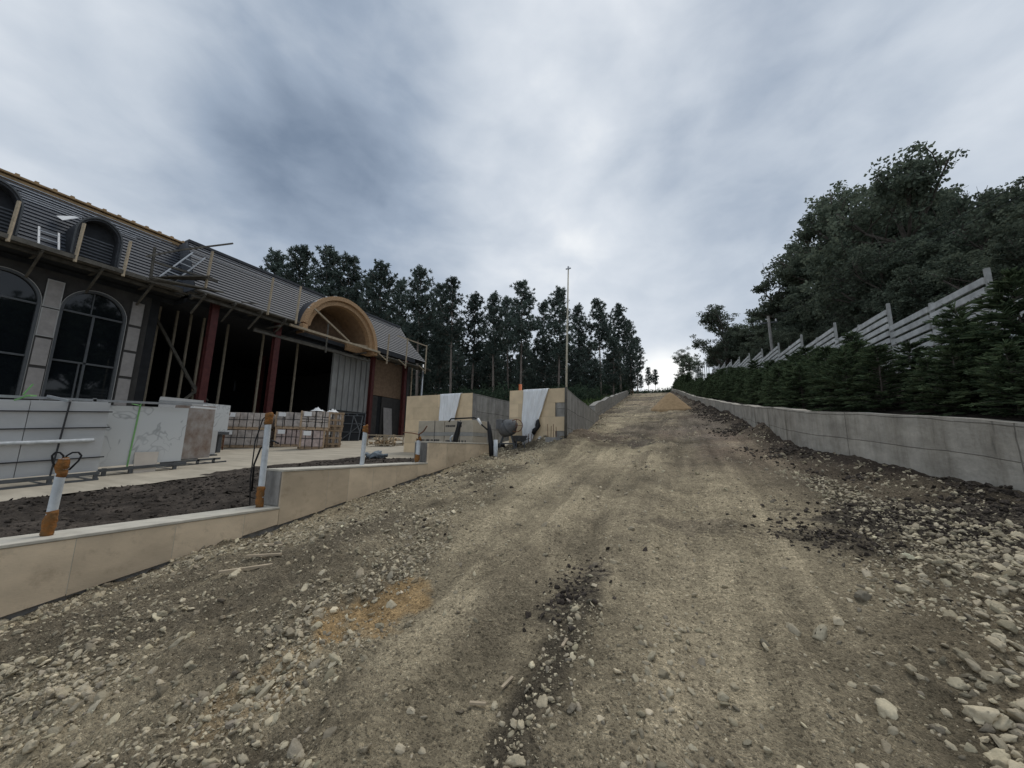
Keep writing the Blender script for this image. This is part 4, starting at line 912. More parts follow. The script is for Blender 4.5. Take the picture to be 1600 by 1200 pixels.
MB().mm((-4.52, 10.02, 1.2), (-3.85, 10.2, 1.68)).build('footing_block', m_rawcon, t, bevel=.01)
MB().mm((-3.84, 9.98, 1.3), (-3.40, 10.22, 1.86)).build('footing_block', m_rawcon, t, bevel=.01)
for k, x in enumerate((-4.48, -4.40, -4.30, -3.8, -3.72, -3.63, -3.55)):
    MB().tube([(x, 10.1, 1.6), (x+random.uniform(-.02, .02), 10.1, (1.86 if k < 3 else 2.2)+random.uniform(-.05, .12))], .009, 6).build('reinforcing_bar', m_rust, t)
o = MB().tube([(-4.63, 10.26, 1.5), (-4.63, 10.26, 1.9), (-4.63, 10.26, 3.5)], .05, 12).build('drain_pipe', m_orange, base=(-4.63, 10.26, 1.6), smooth=True)
o.location = (-4.86, 10.47, 1.6)
tag(o, 'orange plastic pipe rising behind the panel with missing tiles', 'pipe')
# flagpole
t = thing('flagpole', 'tall thin bare metal pole standing beside the panel with missing tiles', 'pole', (-3.28, 10.25, 1.6))
MB().tube([(-3.33, 10.22, 1.5), (-3.30, 10.24, 3.3)], .038, 12).build('pole_sleeve', m_timber_d, t, smooth=True)
MB().tube([(-3.32, 10.23, 1.9), (-3.27, 10.25, 4.5), (-3.21, 10.25, 6.95)], [.034, .029, .018], 10).build('pole', m_pole, t, smooth=True)
MB().bar((-3.29, 10.25, 6.93), (-3.13, 10.25, 6.93), .03).bar((-3.21, 10.25, 6.9), (-3.21, 10.25, 7.0), .04).build('cross_head', m_galv, t)
# pallet of cartons behind the wall
x0, x1, y0, z0 = -7.55, -5.62, 9.0, 1.28
t = thing('carton_pallet', 'wrapped pallet of pale cartons with dark printed lines behind the third wall step', 'pallet', (-6.5, 9.4, z0))
MB().mm((x0, y0, z0+.0), (x1, y0+.09, z0+.10)).mm((x0, y0+.7, z0), (x1, y0+.8, z0+.1)).mm((x0, y0, z0+.102), (x1, y0+.8, z0+.12)).build('pallet_boards', m_wood, t)
for i, (a, b) in enumerate(((x0, x0+.95), (x0+.97, x1))):
    MB().mm((a, y0-.01, z0+.124), (b, y0+.79, z0+.58)).build('carton', m_carton, t, bevel=.01)
    MB().mm((a, y0-.01, z0+.68), (b, y0+.79, z0+1.02)).build('carton', m_carton, t, bevel=.01)
MB().mm((x0-.005, y0-.016, z0+.58), (x1+.005, y0+.8, z0+.68)).build('grey_band', m_carton2, t)
for (a, b, z) in ((x0+.05, x0+.8, z0+.42), (x0+1.02, x0+1.75, z0+.40), (x0+1.0, x0+1.55, z0+.83)):
    mk = MB(); xx = a
    while xx < b:
        w_ = random.uniform(.02, .05); mk.mm((xx, y0-.0135, z), (xx+w_, y0-.0105, z+.055)); xx += w_+random.choice((.012, .012, .05))
    mk.build('printed_pattern', m_strap, t)
MB().mm((x0+.6, y0-.02, z0+.1), (x0+.615, y0-.0165, z0+1.03)).mm((x0+1.5, y0-.02, z0+.1), (x0+1.515, y0-.0165, z0+1.03)).build('straps', m_strap, t)
# cement mixer
P = Vector((-4.86, 9.66, float(rz(9.66))))
t = thing('cement_mixer', 'small grey cement mixer standing in the gap between the stone-clad panels', 'cement mixer', P)
prof = [(-.30, .13), (-.27, .20), (-.05, .28), (.12, .28), (.30, .17), (.34, .15)]
ax = Vector((.75, -.15, .45)).normalized(); c0 = P+Vector((0, 0, .72))
MB().tube([c0+ax*a for a, r in prof], [r for a, r in prof], 20, cap=True).build('drum', m_mixer, t, smooth=True)
MB().tube([c0+ax*.06, c0+ax*.10], .295, 20).build('gear_ring', m_steel, t)
MB().bar(P+Vector((-.34, 0, 0)), P+Vector((-.06, 0, .75)), .05).bar(P+Vector((.3, 0, 0)), P+Vector((.06, 0, .7)), .05).bar(P+Vector((-.34, .25, .03)), P+Vector((-.34, -.25, .03)), .05).bar(P+Vector((.3, .25, .03)), P+Vector((.3, -.25, .03)), .05).bar(P+Vector((-.34, 0, .2)), P+Vector((.3, 0, .2)), .045).build('stand', m_steel, t)
MB().box(P+Vector((-.26, -.05, .85)), (.24, .25, .34)).build('motor_housing', m_mixer, t, bevel=.02)
wc = P+Vector((.36, -.1, .80)); pts = [wc+Vector((.10*math.cos(a)*.4, .0, 0))+Vector((math.cos(a)*.17, math.cos(a)*.05, math.sin(a)*.21)) for a in np.linspace(0, 2*math.pi, 25)]
hw = MB().tube(pts, .014, 7, cap=False); hw.bar(pts[0], pts[12], .016).bar(pts[6], pts[18], .016).build('hand_wheel', m_rust, t, smooth=False)
for s_ in (-.22, .22):
    MB().tube([P+Vector((-.34, s_-.025, .12)), P+Vector((-.34, s_+.025, .12))], .12, 16).build('wheel', m_black, t)
t.scale = (.84,)*3
# wheelbarrow
P = Vector((-4.56, 9.80, float(rz(9.80))))
t = thing('wheelbarrow', 'dark wheelbarrow parked at the right of the cement mixer', 'wheelbarrow', P)
b_ = [(-.12, -.16), (.16, -.16), (.16, .16), (-.12, .16)]; t_ = [(-.26, -.24), (.36, -.24), (.36, .24), (-.26, .24)]
v = [(P.x+x, P.y+y, P.z+.30) for x, y in b_] + [(P.x+x, P.y+y, P.z+.52) for x, y in t_]
tr = mesh_obj('tray', v, [(0, 1, 2, 3), (0, 4, 5, 1), (1, 5, 6, 2), (2, 6, 7, 3), (3, 7, 4, 0)], m_steel, t); tr.modifiers.new('solid', 'SOLIDIFY').thickness = .012
MB().tube([P+Vector((-.5, -.2, .42)), P+Vector((.1, -.15, .28)), P+Vector((.42, -.04, .16))], .016, 8).tube([P+Vector((-.5, .2, .42)), P+Vector((.1, .15, .28)), P+Vector((.42, .04, .16))], .016, 8).build('handles', m_steel, t, smooth=True)
MB().tube([P+Vector((.42, -.035, .16)), P+Vector((.42, .035, .16))], .16, 18).build('wheel', m_black, t)
MB().bar(P+Vector((-.1, -.16, .3)), P+Vector((-.14, -.18, 0)), .025).bar(P+Vector((-.1, .16, .3)), P+Vector((-.14, .18, 0)), .025).build('prop_legs', m_steel, t)
t.scale = (.72,)*3; t.rotation_euler = (0, 0, 2.4)
# ------------------------------------------------------------------ unfinished building
B = thing('unfinished_building', 'long unfinished building with grey mansard roof, red steel columns and dark open porch', 'building', (-19, 10, 1.5))
def slate(name, y0f, y1f, xb, zb, xt, zt, n, m, parent, hole=None):
    b = MB()
    for k in range(n):
        q0, q1 = k/n, (k+1)/n; p = lambda q: (xb+(xt-xb)*q, zb+(zt-zb)*q)
        (xa, za), (xc, zc) = p(q0), p(q1); o = .05
        spans = [(y0f(q0), y1f(q0), y0f(q1), y1f(q1))]
        if hole and (za+zc)/2 < hole[1]+hole[2]:
            hw_ = math.sqrt(max(0, hole[2]**2-max(0, (za+zc)/2-hole[1])**2))
            spans = [(y0f(q0), hole[0]-hw_, y0f(q1), hole[0]-hw_), (hole[0]+hw_, y1f(q0), hole[0]+hw_, y1f(q1))]
        for (a0, a1, c0, c1) in spans: b.add([(xa+o, a0, za), (xa+o, a1, za), (xc+.004, c1, zc), (xc+.004, c0, zc), (xa, a0, za), (xa, a1, za)], [(0, 1, 2, 3), (4, 5, 1, 0)])
    return b.build(name, m, parent, recalc=False)
m_slate2 = mat('slate_rows', (.066, .073, .088), .5, 9, .35, .3, 25, stretch=(1, 3, 12), detail=6, spec=.4)
slate('roof_slates', lambda q: -12., lambda q: 7.6, -18.92, 7.72, -20.2, 10.2, 17, m_slate2, B)
hip = lambda q: 20.35+1.55*(1-q)**1.6
slate('roof_slates', lambda q: 7.25, hip, -18.04, 7.70, -19.36, 10.12, 17, m_slate2, B, (14.08, 7.22, 2.42))
# hip end and the return between the two roof planes
b = MB(); 
for k in range(20):
    q0, q1 = k/20, (k+1)/20; P = lambda q: (-18.04-1.32*q, hip(q), 7.70+2.42*q)
    a, c = P(q0), P(q1); b.add([a, c, (-32, c[1]-.0, c[2]), (-32, a[1], a[2])], [(0, 1, 2, 3)])
b.build('hip_slates', m_slate_d, B)
MB().add([(-18.04, 7.25, 7.70), (-19.36, 7.25, 10.12), (-20.6, 7.25, 10.12), (-20.6, 7.25, 7.70)], [(0, 1, 2, 3)]).build('roof_return', m_slate, B, recalc=False)
MB().mm((-32, -12, 10.0), (-20.3, 7.26, 10.16)).mm((-32, 7.27, 9.95), (-19.45, 20.3, 10.08)).build('flat_roof', m_under, B)
# eaves, fascia, soffit
MB().mm((-19.4, -12, 7.42), (-18.86, 7.2, 7.70)).mm((-18.5, 7.25, 7.38), (-17.98, 11.6, 7.68)).mm((-18.5, 16.56, 7.38), (-17.98, 20.6, 7.68)).mm((-19.2, 11.61, 7.0), (-18.82, 16.55, 7.3)).build('eaves_beam', m_under, B)
MB().mm((-31.2, -12, 7.2), (-19.42, 7.2, 7.40)).mm((-31.2, 7.22, 7.2), (-18.52, 20.6, 7.40)).build('porch_ceiling', m_under, B)
# tan ridge board with rafter ends, zinc battens below it
t_ = MB().mm((-20.36, -12, 10.02), (-20.10, 7.6, 10.20)).mm((-20.5, -12, 10.24), (-20.02, 7.6, 10.30)); t_.build('ridge_board', m_trim, B)
y = -4.0
while y < 7.5: MB().mm((-20.34, y, 10.305), (-20.06, y+.10, 10.37)).build('ridge_block', m_trim, B); y += .42
MB().mm((-19.62, 7.25, 10.08), (-19.26, 20.3, 10.20)).build('ridge_cap', m_slate_d, B)
t_ = MB()
for k, (y0, y1) in enumerate(((-3, 7.0), (-3, 6.6), (2.9, 4.3), (2.85, 4.35), (2.8, 4.3), (2.8, 4.25), (5.15, 6.4), (5.2, 6.0), (5.2, 5.8))):
    q = (.95, .88, .83, .79, .75, .71, .83, .79, .75)[k]; x = -18.92-1.28*q+.05; z = 7.72+2.48*q
    t_.mm((x-.012, y0, z-.012), (x+.012, y1, z+.014))
for (y0, y1, q) in ((7.3, 19.5, .9), (7.3, 11.2, .80)):
    t_.mm((-18.04-1.32*q+.035, y0, 7.70+2.42*q-.01), (-18.04-1.32*q+.06, y1, 7.70+2.42*q+.012))
t_.build('zinc_batten', m_lightbatten, B)
# ---- arched windows and pilasters
XW = -19.36
def arch_pts(yc, hw, z0, zs, n=24, r=None, rz_=None):
    r = hw if r is None else r; rz_ = rz_ or r
    return [(yc-hw, z0)] + [(yc-r*math.cos(math.pi*k/n), zs+rz_*math.sin(math.pi*k/n)) for k in range(n+1)] + [(yc+hw, z0)]
def ring(mb, outer, inner, xa, xb_, closed=False):
    """frame between two equal-length outlines (y,z), extruded from xa to xb_"""
    n = len(outer); o = len(mb.v)
    for x in (xa, xb_):
        mb.v += [(x, p[0], p[1]) for p in outer] + [(x, p[0], p[1]) for p in inner]
    A0, I0, A1, I1 = o, o+n, o+2*n, o+3*n
    rg = range(n if closed else n-1)
    for i in rg:
        j = (i+1) % n
        mb.f += [(A0+i, A0+j, I0+j, I0+i), (A1+i, I1+i, I1+j, A1+j), (A0+i, A1+i, A1+j, A0+j), (I0+i, I0+j, I1+j, I1+i)]
    if not closed:
        for i in (0, n-1): mb.f.append((A0+i, I0+i, I1+i, A1+i))
    return mb
wins = [4.99, 2.90, .81, -1.28, -3.37]; ZW0 = 2.66; ZS = 5.98; HW = .76
wall = MB(); zt = 7.2
prev = -12.0
edges = sorted([(c-HW-.07, c+HW+.07) for c in wins])
zlow = 1.0
for (a, c_) in edges:
    wall.mm((XW-.3, prev, zlow), (XW, a, zt)); prev = c_
    # spandrel above the arch, stepped to follow it
    yc = (a+c_)/2; r = (c_-a)/2; n = 20
    ys_ = [a+(c_-a)*k/n for k in range(n+1)]
    for k in range(n):
        z_a = ZS+.86/.83*math.sqrt(max(0, r*r-min((ys_[k]-yc)**2, (ys_[k+1]-yc)**2)))
        wall.mm((XW-.3, ys_[k], z_a), (XW, ys_[k+1], zt))
    wall.mm((XW-.3, a, zlow), (XW, c_, ZW0))
wall.mm((XW-.3, prev, zlow), (XW, 6.45, zt))
wall.build('facade_wall', m_render, B)
for yc in wins:
    fr = ring(MB(), arch_pts(yc, HW+.07, ZW0, ZS, rz_=.90), arch_pts(yc, HW, ZW0+.0, ZS, rz_=.83), XW+.03, XW-.12).build('window', m_frame, B)
    ring(MB(), arch_pts(yc, HW+.088, ZW0, ZS, rz_=.925), arch_pts(yc, HW+.072, ZW0, ZS, rz_=.905), XW+.045, XW-.02).build('window_bead', m_bead, fr) if yc > 1 else None
    s_ = MB()
    for z in (4.22, ZS): s_.mm((XW-.10, yc-HW, z-.03), (XW-.02, yc+HW, z+.03))
    s_.mm((XW-.10, yc-.03, ZW0), (XW-.02, yc+.03, ZS-.03)).mm((XW-.10, yc-HW, ZW0), (XW-.02, yc+HW, ZW0+.06))
    s_.mm((XW-.10, yc-.14, ZW0+.06), (XW-.03, yc-.10, 4.19)).mm((XW-.10, yc-.1, ZS+.03), (XW-.03, yc-.07, ZS+.80))
    s_.build('muntins', m_frame, fr)
    MB().prism(arch_pts(yc, HW, ZW0, ZS, rz_=.83), 0, XW-.10, XW-.07).build('pane', m_glass, fr)
for yc in (6.07, 3.945, 1.855, -.235, -2.325):
    p = MB().mm((XW+.002, yc-.20, 1.2), (XW+.06, yc+.20, 6.9)).build('pilaster', m_render, B)
    for k, (z0, z1) in enumerate(((1.55, 2.75), (2.85, 3.85), (3.95, 4.85), (4.95, 5.85), (5.95, 6.85))):
        MB().mm((XW+.062, yc-.17, z0), (XW+.085, yc+.17, z1)).build('pilaster_panel', m_pilaster, p)
        if k > 2 and yc < 5: ring(MB(), [(yc-.195, z0-.03), (yc-.195, z1+.03), (yc+.195, z1+.03), (yc+.195, z0-.03)], [(yc-.168, z0+.0), (yc-.168, z1), (yc+.168, z1), (yc+.168, z0)], XW+.061, XW+.098, True).build('bead', m_bead, p)
# red door-jamb strip beside the last pilaster
MB().mm((XW-.3, 6.451, 1.2), (XW+.02, 6.72, 7.2)).build('jamb_post', m_dark, B)
# ---- dark interior
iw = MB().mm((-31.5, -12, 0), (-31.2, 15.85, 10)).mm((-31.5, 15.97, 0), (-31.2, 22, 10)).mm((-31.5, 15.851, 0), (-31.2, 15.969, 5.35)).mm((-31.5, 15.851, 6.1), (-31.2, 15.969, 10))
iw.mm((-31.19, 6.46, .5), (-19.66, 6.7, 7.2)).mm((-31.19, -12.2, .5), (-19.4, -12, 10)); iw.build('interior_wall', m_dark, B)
MB().mm((-31.19, 20.35, 1.0), (-18.35, 20.6, 7.4)).build('end_wall', m_render, B)
# ---- columns
def hcol(name, x, y, zb, zt, parent, wd=.34):
    MB().mm((x+.09, y-wd/2, zb), (x+.12, y+wd/2, zt)).mm((x-.12, y-wd/2, zb), (x-.09, y+wd/2, zt)).mm((x-.089, y-.02, zb), (x+.089, y+.02, zt)).mm((x-.2, y-.2, zb-.01), (x+.2, y+.2, zb+.02)).build(name, m_red, parent)
for y in (8.02, 10.72, 16.8, 19.7):
    hcol('column', -18.04, y, plaza_z(-18, y)+.02, 7.38, B, .26 if y < 12 else .22)
hcol('column', -24.0, 10.4, 1.3, 7.2, B); hcol('column', -25.5, 14.4, 1.3, 7.2, B)
# timber studs and braces standing in the opening
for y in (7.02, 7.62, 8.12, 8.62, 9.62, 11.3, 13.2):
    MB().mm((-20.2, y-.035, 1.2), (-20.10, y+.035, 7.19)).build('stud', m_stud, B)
MB().bar((-20.02, 6.9, 6.6), (-20.02, 8.9, 3.4), .10).bar((-20.0, 6.8, 1.6), (-20.0, 9.0, 4.2), .10).bar((-20.03, 8.2, 4.4), (-20.03, 9.2, 3.4), .06).build('brace', m_timber_d, B)
# ---- cladding right of the opening
cb = MB(); y = 14.75; k = 0
while y < 17.45:
    w_ = .30 if k % 2 == 0 else .12
    cb.mm((-19.10 if k % 2 else -19.02, y, 1.7), (-19.16, y+w_-.004, 7.1)); y += w_; k += 1
cb.build('sheet_cladding', m_corr, B)
MB().mm((-19.0, 14.75, 3.46), (-18.95, 17.6, 3.52)).build('cladding_rail', m_strap, B)
MB().mm((-18.95, 17.55, 4.75), (-18.88, 20.33, 7.19)).build('plywood_panel', m_osb_d, B)
MB().mm((-18.95, 17.5, 1.7), (-18.90, 18.25, 4.72)).mm((-18.95, 18.62, 1.75), (-18.90, 20.34, 4.72)).build('grey_panel', m_render, B)
MB().mm((-19.02, 18.26, 1.7), (-18.97, 18.61, 4.72)).build('gap_shade_strip', m_dark, B)  # dark-coloured strip stands in for the shade in the gap
MB().add([(-18.6, 18.75, 1.85), (-18.6, 19.5, 1.88), (-18.82, 19.5, 4.0), (-18.82, 18.75, 4.0), (-18.64, 18.75, 1.85), (-18.64, 19.5, 1.88), (-18.86, 19.5, 4.0), (-18.86, 18.75, 4.0)], [(0, 1, 2, 3), (7, 6, 5, 4), (0, 4, 5, 1), (1, 5, 6, 2), (2, 6, 7, 3), (3, 7, 4, 0)]).build('leaning_panel', m_pilaster, B)
MB().bar((-18.3, 20.72, 1.8), (-18.3, 20.72, 7.3), .07).build('corner_batten', m_timber, B)
MB().tube([(-17.8, 21.3, 1.9), (-17.8, 21.3, 7.4)], .07, 10).build('rainwater_pipe', m_galv, B, smooth=True)
# ---- dormers
for yc in (4.50, 2.22, -.06, -2.34):
    d_ = ring(MB(), arch_pts(yc, .58, 7.72, 8.58, rz_=.70), arch_pts(yc, .49, 7.72, 8.58, rz_=.60), -18.50, -20.15).build('dormer', m_slate_d, B)
    ring(MB(), arch_pts(yc, .595, 7.72, 8.58, rz_=.715), arch_pts(yc, .55, 7.72, 8.58, rz_=.66), -18.44, -18.49).build('dormer_trim', m_frame, d_)
    MB().prism(arch_pts(yc, .485, 7.72, 8.58, rz_=.595), 0, -18.86, -18.9).build('dormer_face', m_under, d_)
    s_ = MB()
    for k in range(8): s_.mm((-18.855, yc-.48, 7.75+k*.115), (-18.835, yc+.48, 7.80+k*.115))
    s_.build('dormer_boards', m_slate, d_)
tf = MB().add([(-19.2, 3.75, 9.0), (-19.2, 4.1, 9.3), (-19.5, 4.05, 9.42), (-19.5, 3.65, 9.2)], [(0, 1, 2, 3)]).build('membrane_flap', m_paper, B, recalc=False)
# ---- arched timber porch hood
yc, z0, r = 14.08, 7.22, 2.50
AP = lambda r_, n=36, a0=0, a1=math.pi: [(yc-r_*math.cos(a0+(a1-a0)*k/n), z0+r_*math.sin(a0+(a1-a0)*k/n)) for k in range(n+1)]
hood = ring(MB(), AP(2.50, a0=.16), AP(2.28, a0=.16), -17.50, -17.78).build('porch_hood', m_osb, B)
ring(MB(), AP(2.275, a0=.16), AP(2.02, a0=.16), -17.64, -17.95).build('hood_inner_rim', m_osb, hood)
ring(MB(), AP(2.50, a1=.13), AP(2.22, a1=.13), -17.46, -17.75).build('hood_foot', m_osb, hood)
ring(MB(), AP(2.47), AP(2.40), -17.79, -20.3).build('hood_slates', m_slate_d, hood)
MB().prism(AP(2.09), 0, -19.5, -19.55).build('hood_back', m_osb_d, hood)
ring(MB(), AP(2.13), AP(2.06), -17.96, -19.5).build('hood_lining', m_lining, hood)
lum = MB()
for k in range(30):
    a = .4+2.2*random.random(); lum.box((-17.62, yc-2.51*math.cos(a), z0+2.51*math.sin(a)), (random.uniform(.04, .1), .05, random.uniform(.02, .07)))
lum.build('hood_lath_ends', m_paper, hood)
MB().mm((-18.3, 16.35, 6.98), (-17.52, 16.62, 7.26)).mm((-18.5, 15.0, 7.05), (-18.35, 16.6, 7.5)).build('hood_bracket', m_osb, hood)
# timber beams and braces under and across the hood
tb = [((-17.42, 10.9, 7.22), (-17.42, 16.7, 7.20), .11), ((-17.45, 12.1, 8.45), (-17.45, 14.4, 7.30), .08), ((-17.9, 13.9, 7.33), (-17.9, 16.3, 7.36), .07), ((-18.2, 14.6, 7.42), (-17.8, 16.3, 7.48), .06),
      ((-17.95, 9.6, 6.62), (-17.9, 16.4, 6.60), .10), ((-18.5, 9.9, 6.85), (-18.5, 16.4, 6.83), .12), ((-17.4, 12.95, 6.3), (-17.4, 12.95, 7.9), .06), ((-18.6, 10.5, 7.05), (-17.5, 10.5, 7.05), .08), ((-18.6, 15.7, 6.95), (-17.5, 15.7, 6.95), .08)]
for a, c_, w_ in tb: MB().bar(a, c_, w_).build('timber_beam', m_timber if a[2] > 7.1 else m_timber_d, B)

# ------------------------------------------------------------------ scaffolding along the eaves
sc = thing('eaves_scaffold', 'scaffold deck of dark boards hung along the eaves above the arched windows', 'scaffold', (-18.4, 2, 7.5))
for k in range(4): MB().mm((-18.86+.18*k, -12, 7.47+.005*(k % 2)), (-18.86+.18*k+.165, 7.2-.35*(k % 2), 7.52+.005*(k % 2))).build('deck_board', m_timber_d, sc)
MB().mm((-18.135, -12, 7.44), (-18.10, 6.9, 7.58)).build('edge_board', m_timber_d, sc)
for y in np.arange(-7.5, 7.2, 1.35): MB().bar((-18.15, y, 7.42), (-19.34, y, 7.42), .07).bar((-18.2, y, 7.38), (-19.3, y, 6.75), .06).build('bracket', m_timber_d, sc)
MB().bar((-18.5, -12, 7.36), (-18.5, 7.0, 7.36), .1).build('ledger', m_timber_d, sc)
for (y, zt_) in ((5.15, 8.72), (3.98, 8.75), (2.62, 8.7), (.6, 8.7)): MB().bar((-18.12, y, 7.35), (-18.14, y+.03, zt_), .075, .05).build('guard_post', m_timber, sc)
sc = thing('eaves_scaffold', 'scaffold deck with pale guard posts along the projecting roof and round the arched hood', 'scaffold', (-17.7, 12, 7.5))
for k in range(3):
    MB().mm((-17.98+.235*k, 7.0+.2*(k % 2), 7.40+.006*k), (-17.98+.235*k+.22, 11.35, 7.46+.006*k)).build('deck_board', m_timber_d, sc)
    MB().mm((-17.98+.235*k, 16.7, 6.98+.006*k), (-17.98+.235*k+.22, 21.6+.35*(k % 2), 7.03+.006*k)).build('deck_board', m_timber_d, sc)
for y in (7.3, 8.4, 9.5, 10.6): MB().bar((-17.25, y, 7.36), (-18.4, y, 7.36), .07).bar((-17.3, y, 7.3), (-18.2, y, 6.7), .06).build('bracket', m_timber_d, sc)
for y in (17.3, 18.9, 20.8): MB().bar((-17.2, y, 6.94), (-18.2, y, 6.94), .06).bar((-17.2, y-.0, 6.75), (-17.9, y, 7.2), .05).build('bracket', m_timber_d, sc)
MB().bar((-17.6, 7.0, 7.25), (-17.6, 11.4, 7.25), .1).build('ledger', m_timber_d, sc)
for (y, zb_, zt_) in ((7.28, 7.6, 9.2), (9.75, 7.3, 9.12), (11.1, 7.3, 9.25), (17.2, 6.55, 8.5), (18.9, 6.6, 8.7), (20.92, 6.6, 8.72)):
    MB().bar((-17.25, y-.03, zb_), (-17.27, y+.03, zt_), .075, .06).build('guard_post', m_timber, sc)
MB().bar((-17.3, 18.0, 8.62), (-17.3, 20.95, 8.66), .06).build('guard_rail', m_timber, sc)
for y in (17.2, 18.9, 20.92): MB().bar((-17.22, y, 6.72), (-17.22, y-.75, 7.05), .05).build('strut', m_timber, sc)
MB().bar((-17.25, 8.6, 7.5), (-17.15, 9.2, 7.62), .05).build('loose_batten', m_timber_d, sc)
pf = thing('loading_platform', 'tilted board platform with a long pole where the two roof sections meet', 'scaffold platform', (-17.5, 6.5, 7.8))
for k in range(4): MB().bar((-17.75+.17*k, 5.75+.1*k, 7.48+.03*k), (-17.70+.17*k, 7.75-.15*k, 8.22-.04*k), .15, .04).build('platform_board', m_timber_d, pf)
for k in range(3): MB().bar((-17.7+.2*k, 5.65, 7.36), (-17.7+.2*k, 7.9, 7.78-.05*k), .1, .05).build('platform_bearer', m_timber_d, pf)
MB().bar((-17.3, 5.62, 7.3), (-17.3, 5.58, 8.5), .07).build('platform_post', m_timber_d, pf)
MB().bar((-17.3, 5.4, 8.05), (-17.25, 6.3, 8.75), .06).bar((-17.25, 6.3, 8.75), (-17.25, 7.95, 9.88), .09, .06).build('long_pole', m_timber_d, pf)
MB().bar((-17.42, 5.65, 8.0), (-17.2, 7.6, 8.0), .07).build('platform_rail', m_timber_d, pf)
def ladder(label, a, b, side, n):
    t = thing('ladder', label, 'ladder', a, 'ladders on the roof'); a = Vector(a); b = Vector(b); s_ = Vector(side)
    MB().bar(a, b, .05, .03).build('stile', m_alu, t); MB().bar(a+s_, b+s_, .05, .03).build('stile', m_alu, t)
    for k in range(n):
        q = (k+.5)/n; p = a.lerp(b, q); MB().bar(p, p+s_, .035).build('rung', m_alu, t)
ladder('short aluminium ladder top leaning on the slates between two dormers', (-18.25, 3.22, 7.5), (-18.62, 3.2, 8.30), (0, .42, 0), 3)
ladder('aluminium ladder lying up the slates at the corner where the roof steps forward', (-17.7, 5.95, 7.55), (-18.5, 7.15, 9.35), (.05, .42, -.05), 6)
# ------------------------------------------------------------------ fence on the bank
def fence(name, label, ys_, posts_only=False):
    t = thing(name, label, 'fence', (float(fence_x(ys_[0])), float(ys_[0]), float(terrace_z(fence_x(ys_[0]), ys_[0]))))
    for i, y in enumerate(ys_):
        g = (i//2); x = float(fence_x(y)); zt_ = 3.72+.155*float(ys_[min(2*g, len(ys_)-1)]+1.0)
        post_h = zt_+(.05 if i % 2 else .16) if not posts_only else 1.65+.155*y+3.3
        MB().box((x-.04, y, (zt_-2.6+post_h)/2), (.085, .085, post_h-zt_+2.6)).build('fence_post', m_conpost, t)
        if i == len(ys_)-1: break
        if posts_only:
            if i % 1 == 0: MB().box((x-.09, (y+ys_[i+1])/2, zt_-1.2), (.05, ys_[i+1]-y-.2, 1.3)).build('fence_panel', m_slat, t)
            continue
        y2 = float(ys_[i+1]); x2 = float(fence_x(y2)); p = MB()
        for k in range(9):
            z = zt_-.12-.245*k
            p.bar((x-.1, y+.05, z), (x2-.1, y2-.05, z), .045, .165)
        p.build('fence_panel', m_slat, t)
    return t
fence('slat_fence', 'pale slatted concrete fence stepping up the bank behind the conifer hedge', np.arange(4.4, 60, 2.0))
fence('post_fence', 'far row of tall pale posts with low boards at the top of the hill', np.arange(62, 104, 2.6), True)
# utility pole with wires
t = thing('utility_pole', 'grey concrete utility pole with a cross-arm standing behind the hedge', 'utility pole', (4.95, 30, 6.2))
MB().tube([(5.0, 30, 5.8), (4.9, 30, 10.75)], [.12, .08], 12).build('pole', m_rawcon, t, smooth=True)
MB().bar((4.4, 30, 10.3), (5.4, 30, 10.3), .09).build('crossarm', m_steel, t)
for dx in (-.42, 0, .42): MB().tube([(4.9+dx, 30, 10.35), (4.9+dx, 30, 10.52)], .045, 8).build('insulator', m_paper, t)
wr = MB()
for dx in (-.42, .42):
    pts = [(4.9+dx+(14-4.9)*q, 30+(6-30)*q, 10.5+(10.3-10.5)*q-1.4*q*(1-q)) for q in np.linspace(0, 1, 16)]; wr.tube(pts, .012, 5)
wr.build('wires', m_strap, t)

# ------------------------------------------------------------------ foliage builders (unit meshes, copied)
def rot_cards(C, U, Wd, L, rs):
    """triangles/quads: centre C (n,3), length dir U (n,3), width Wd, length L"""
    n = len(C); side = np.cross(U, rs.normal(size=(n, 3))); side /= np.linalg.norm(side, axis=1)[:, None]+1e-9
    a = C - side*Wd[:, None]*.5; b = C + side*Wd[:, None]*.5; c = C + U*L[:, None] + side*Wd[:, None]*.35; d_ = C + U*L[:, None] - side*Wd[:, None]*.35
    V = np.stack([a, b, c, d_], 1).reshape(-1, 3); return V, np.arange(4*n).reshape(n, 4)
def unit(v): return v/(np.linalg.norm(v, axis=-1, keepdims=True)+1e-9)
def join(parts):
    V, Fq, o = [], [], 0
    for v, f in parts: V.append(v); Fq.append(f+o); o += len(v)
    return np.concatenate(V), np.concatenate(Fq)
def limbs_mesh(limbs, n=6):
    b = MB()
    for pts, rs in limbs: b.tube(pts, rs, n)
    return b
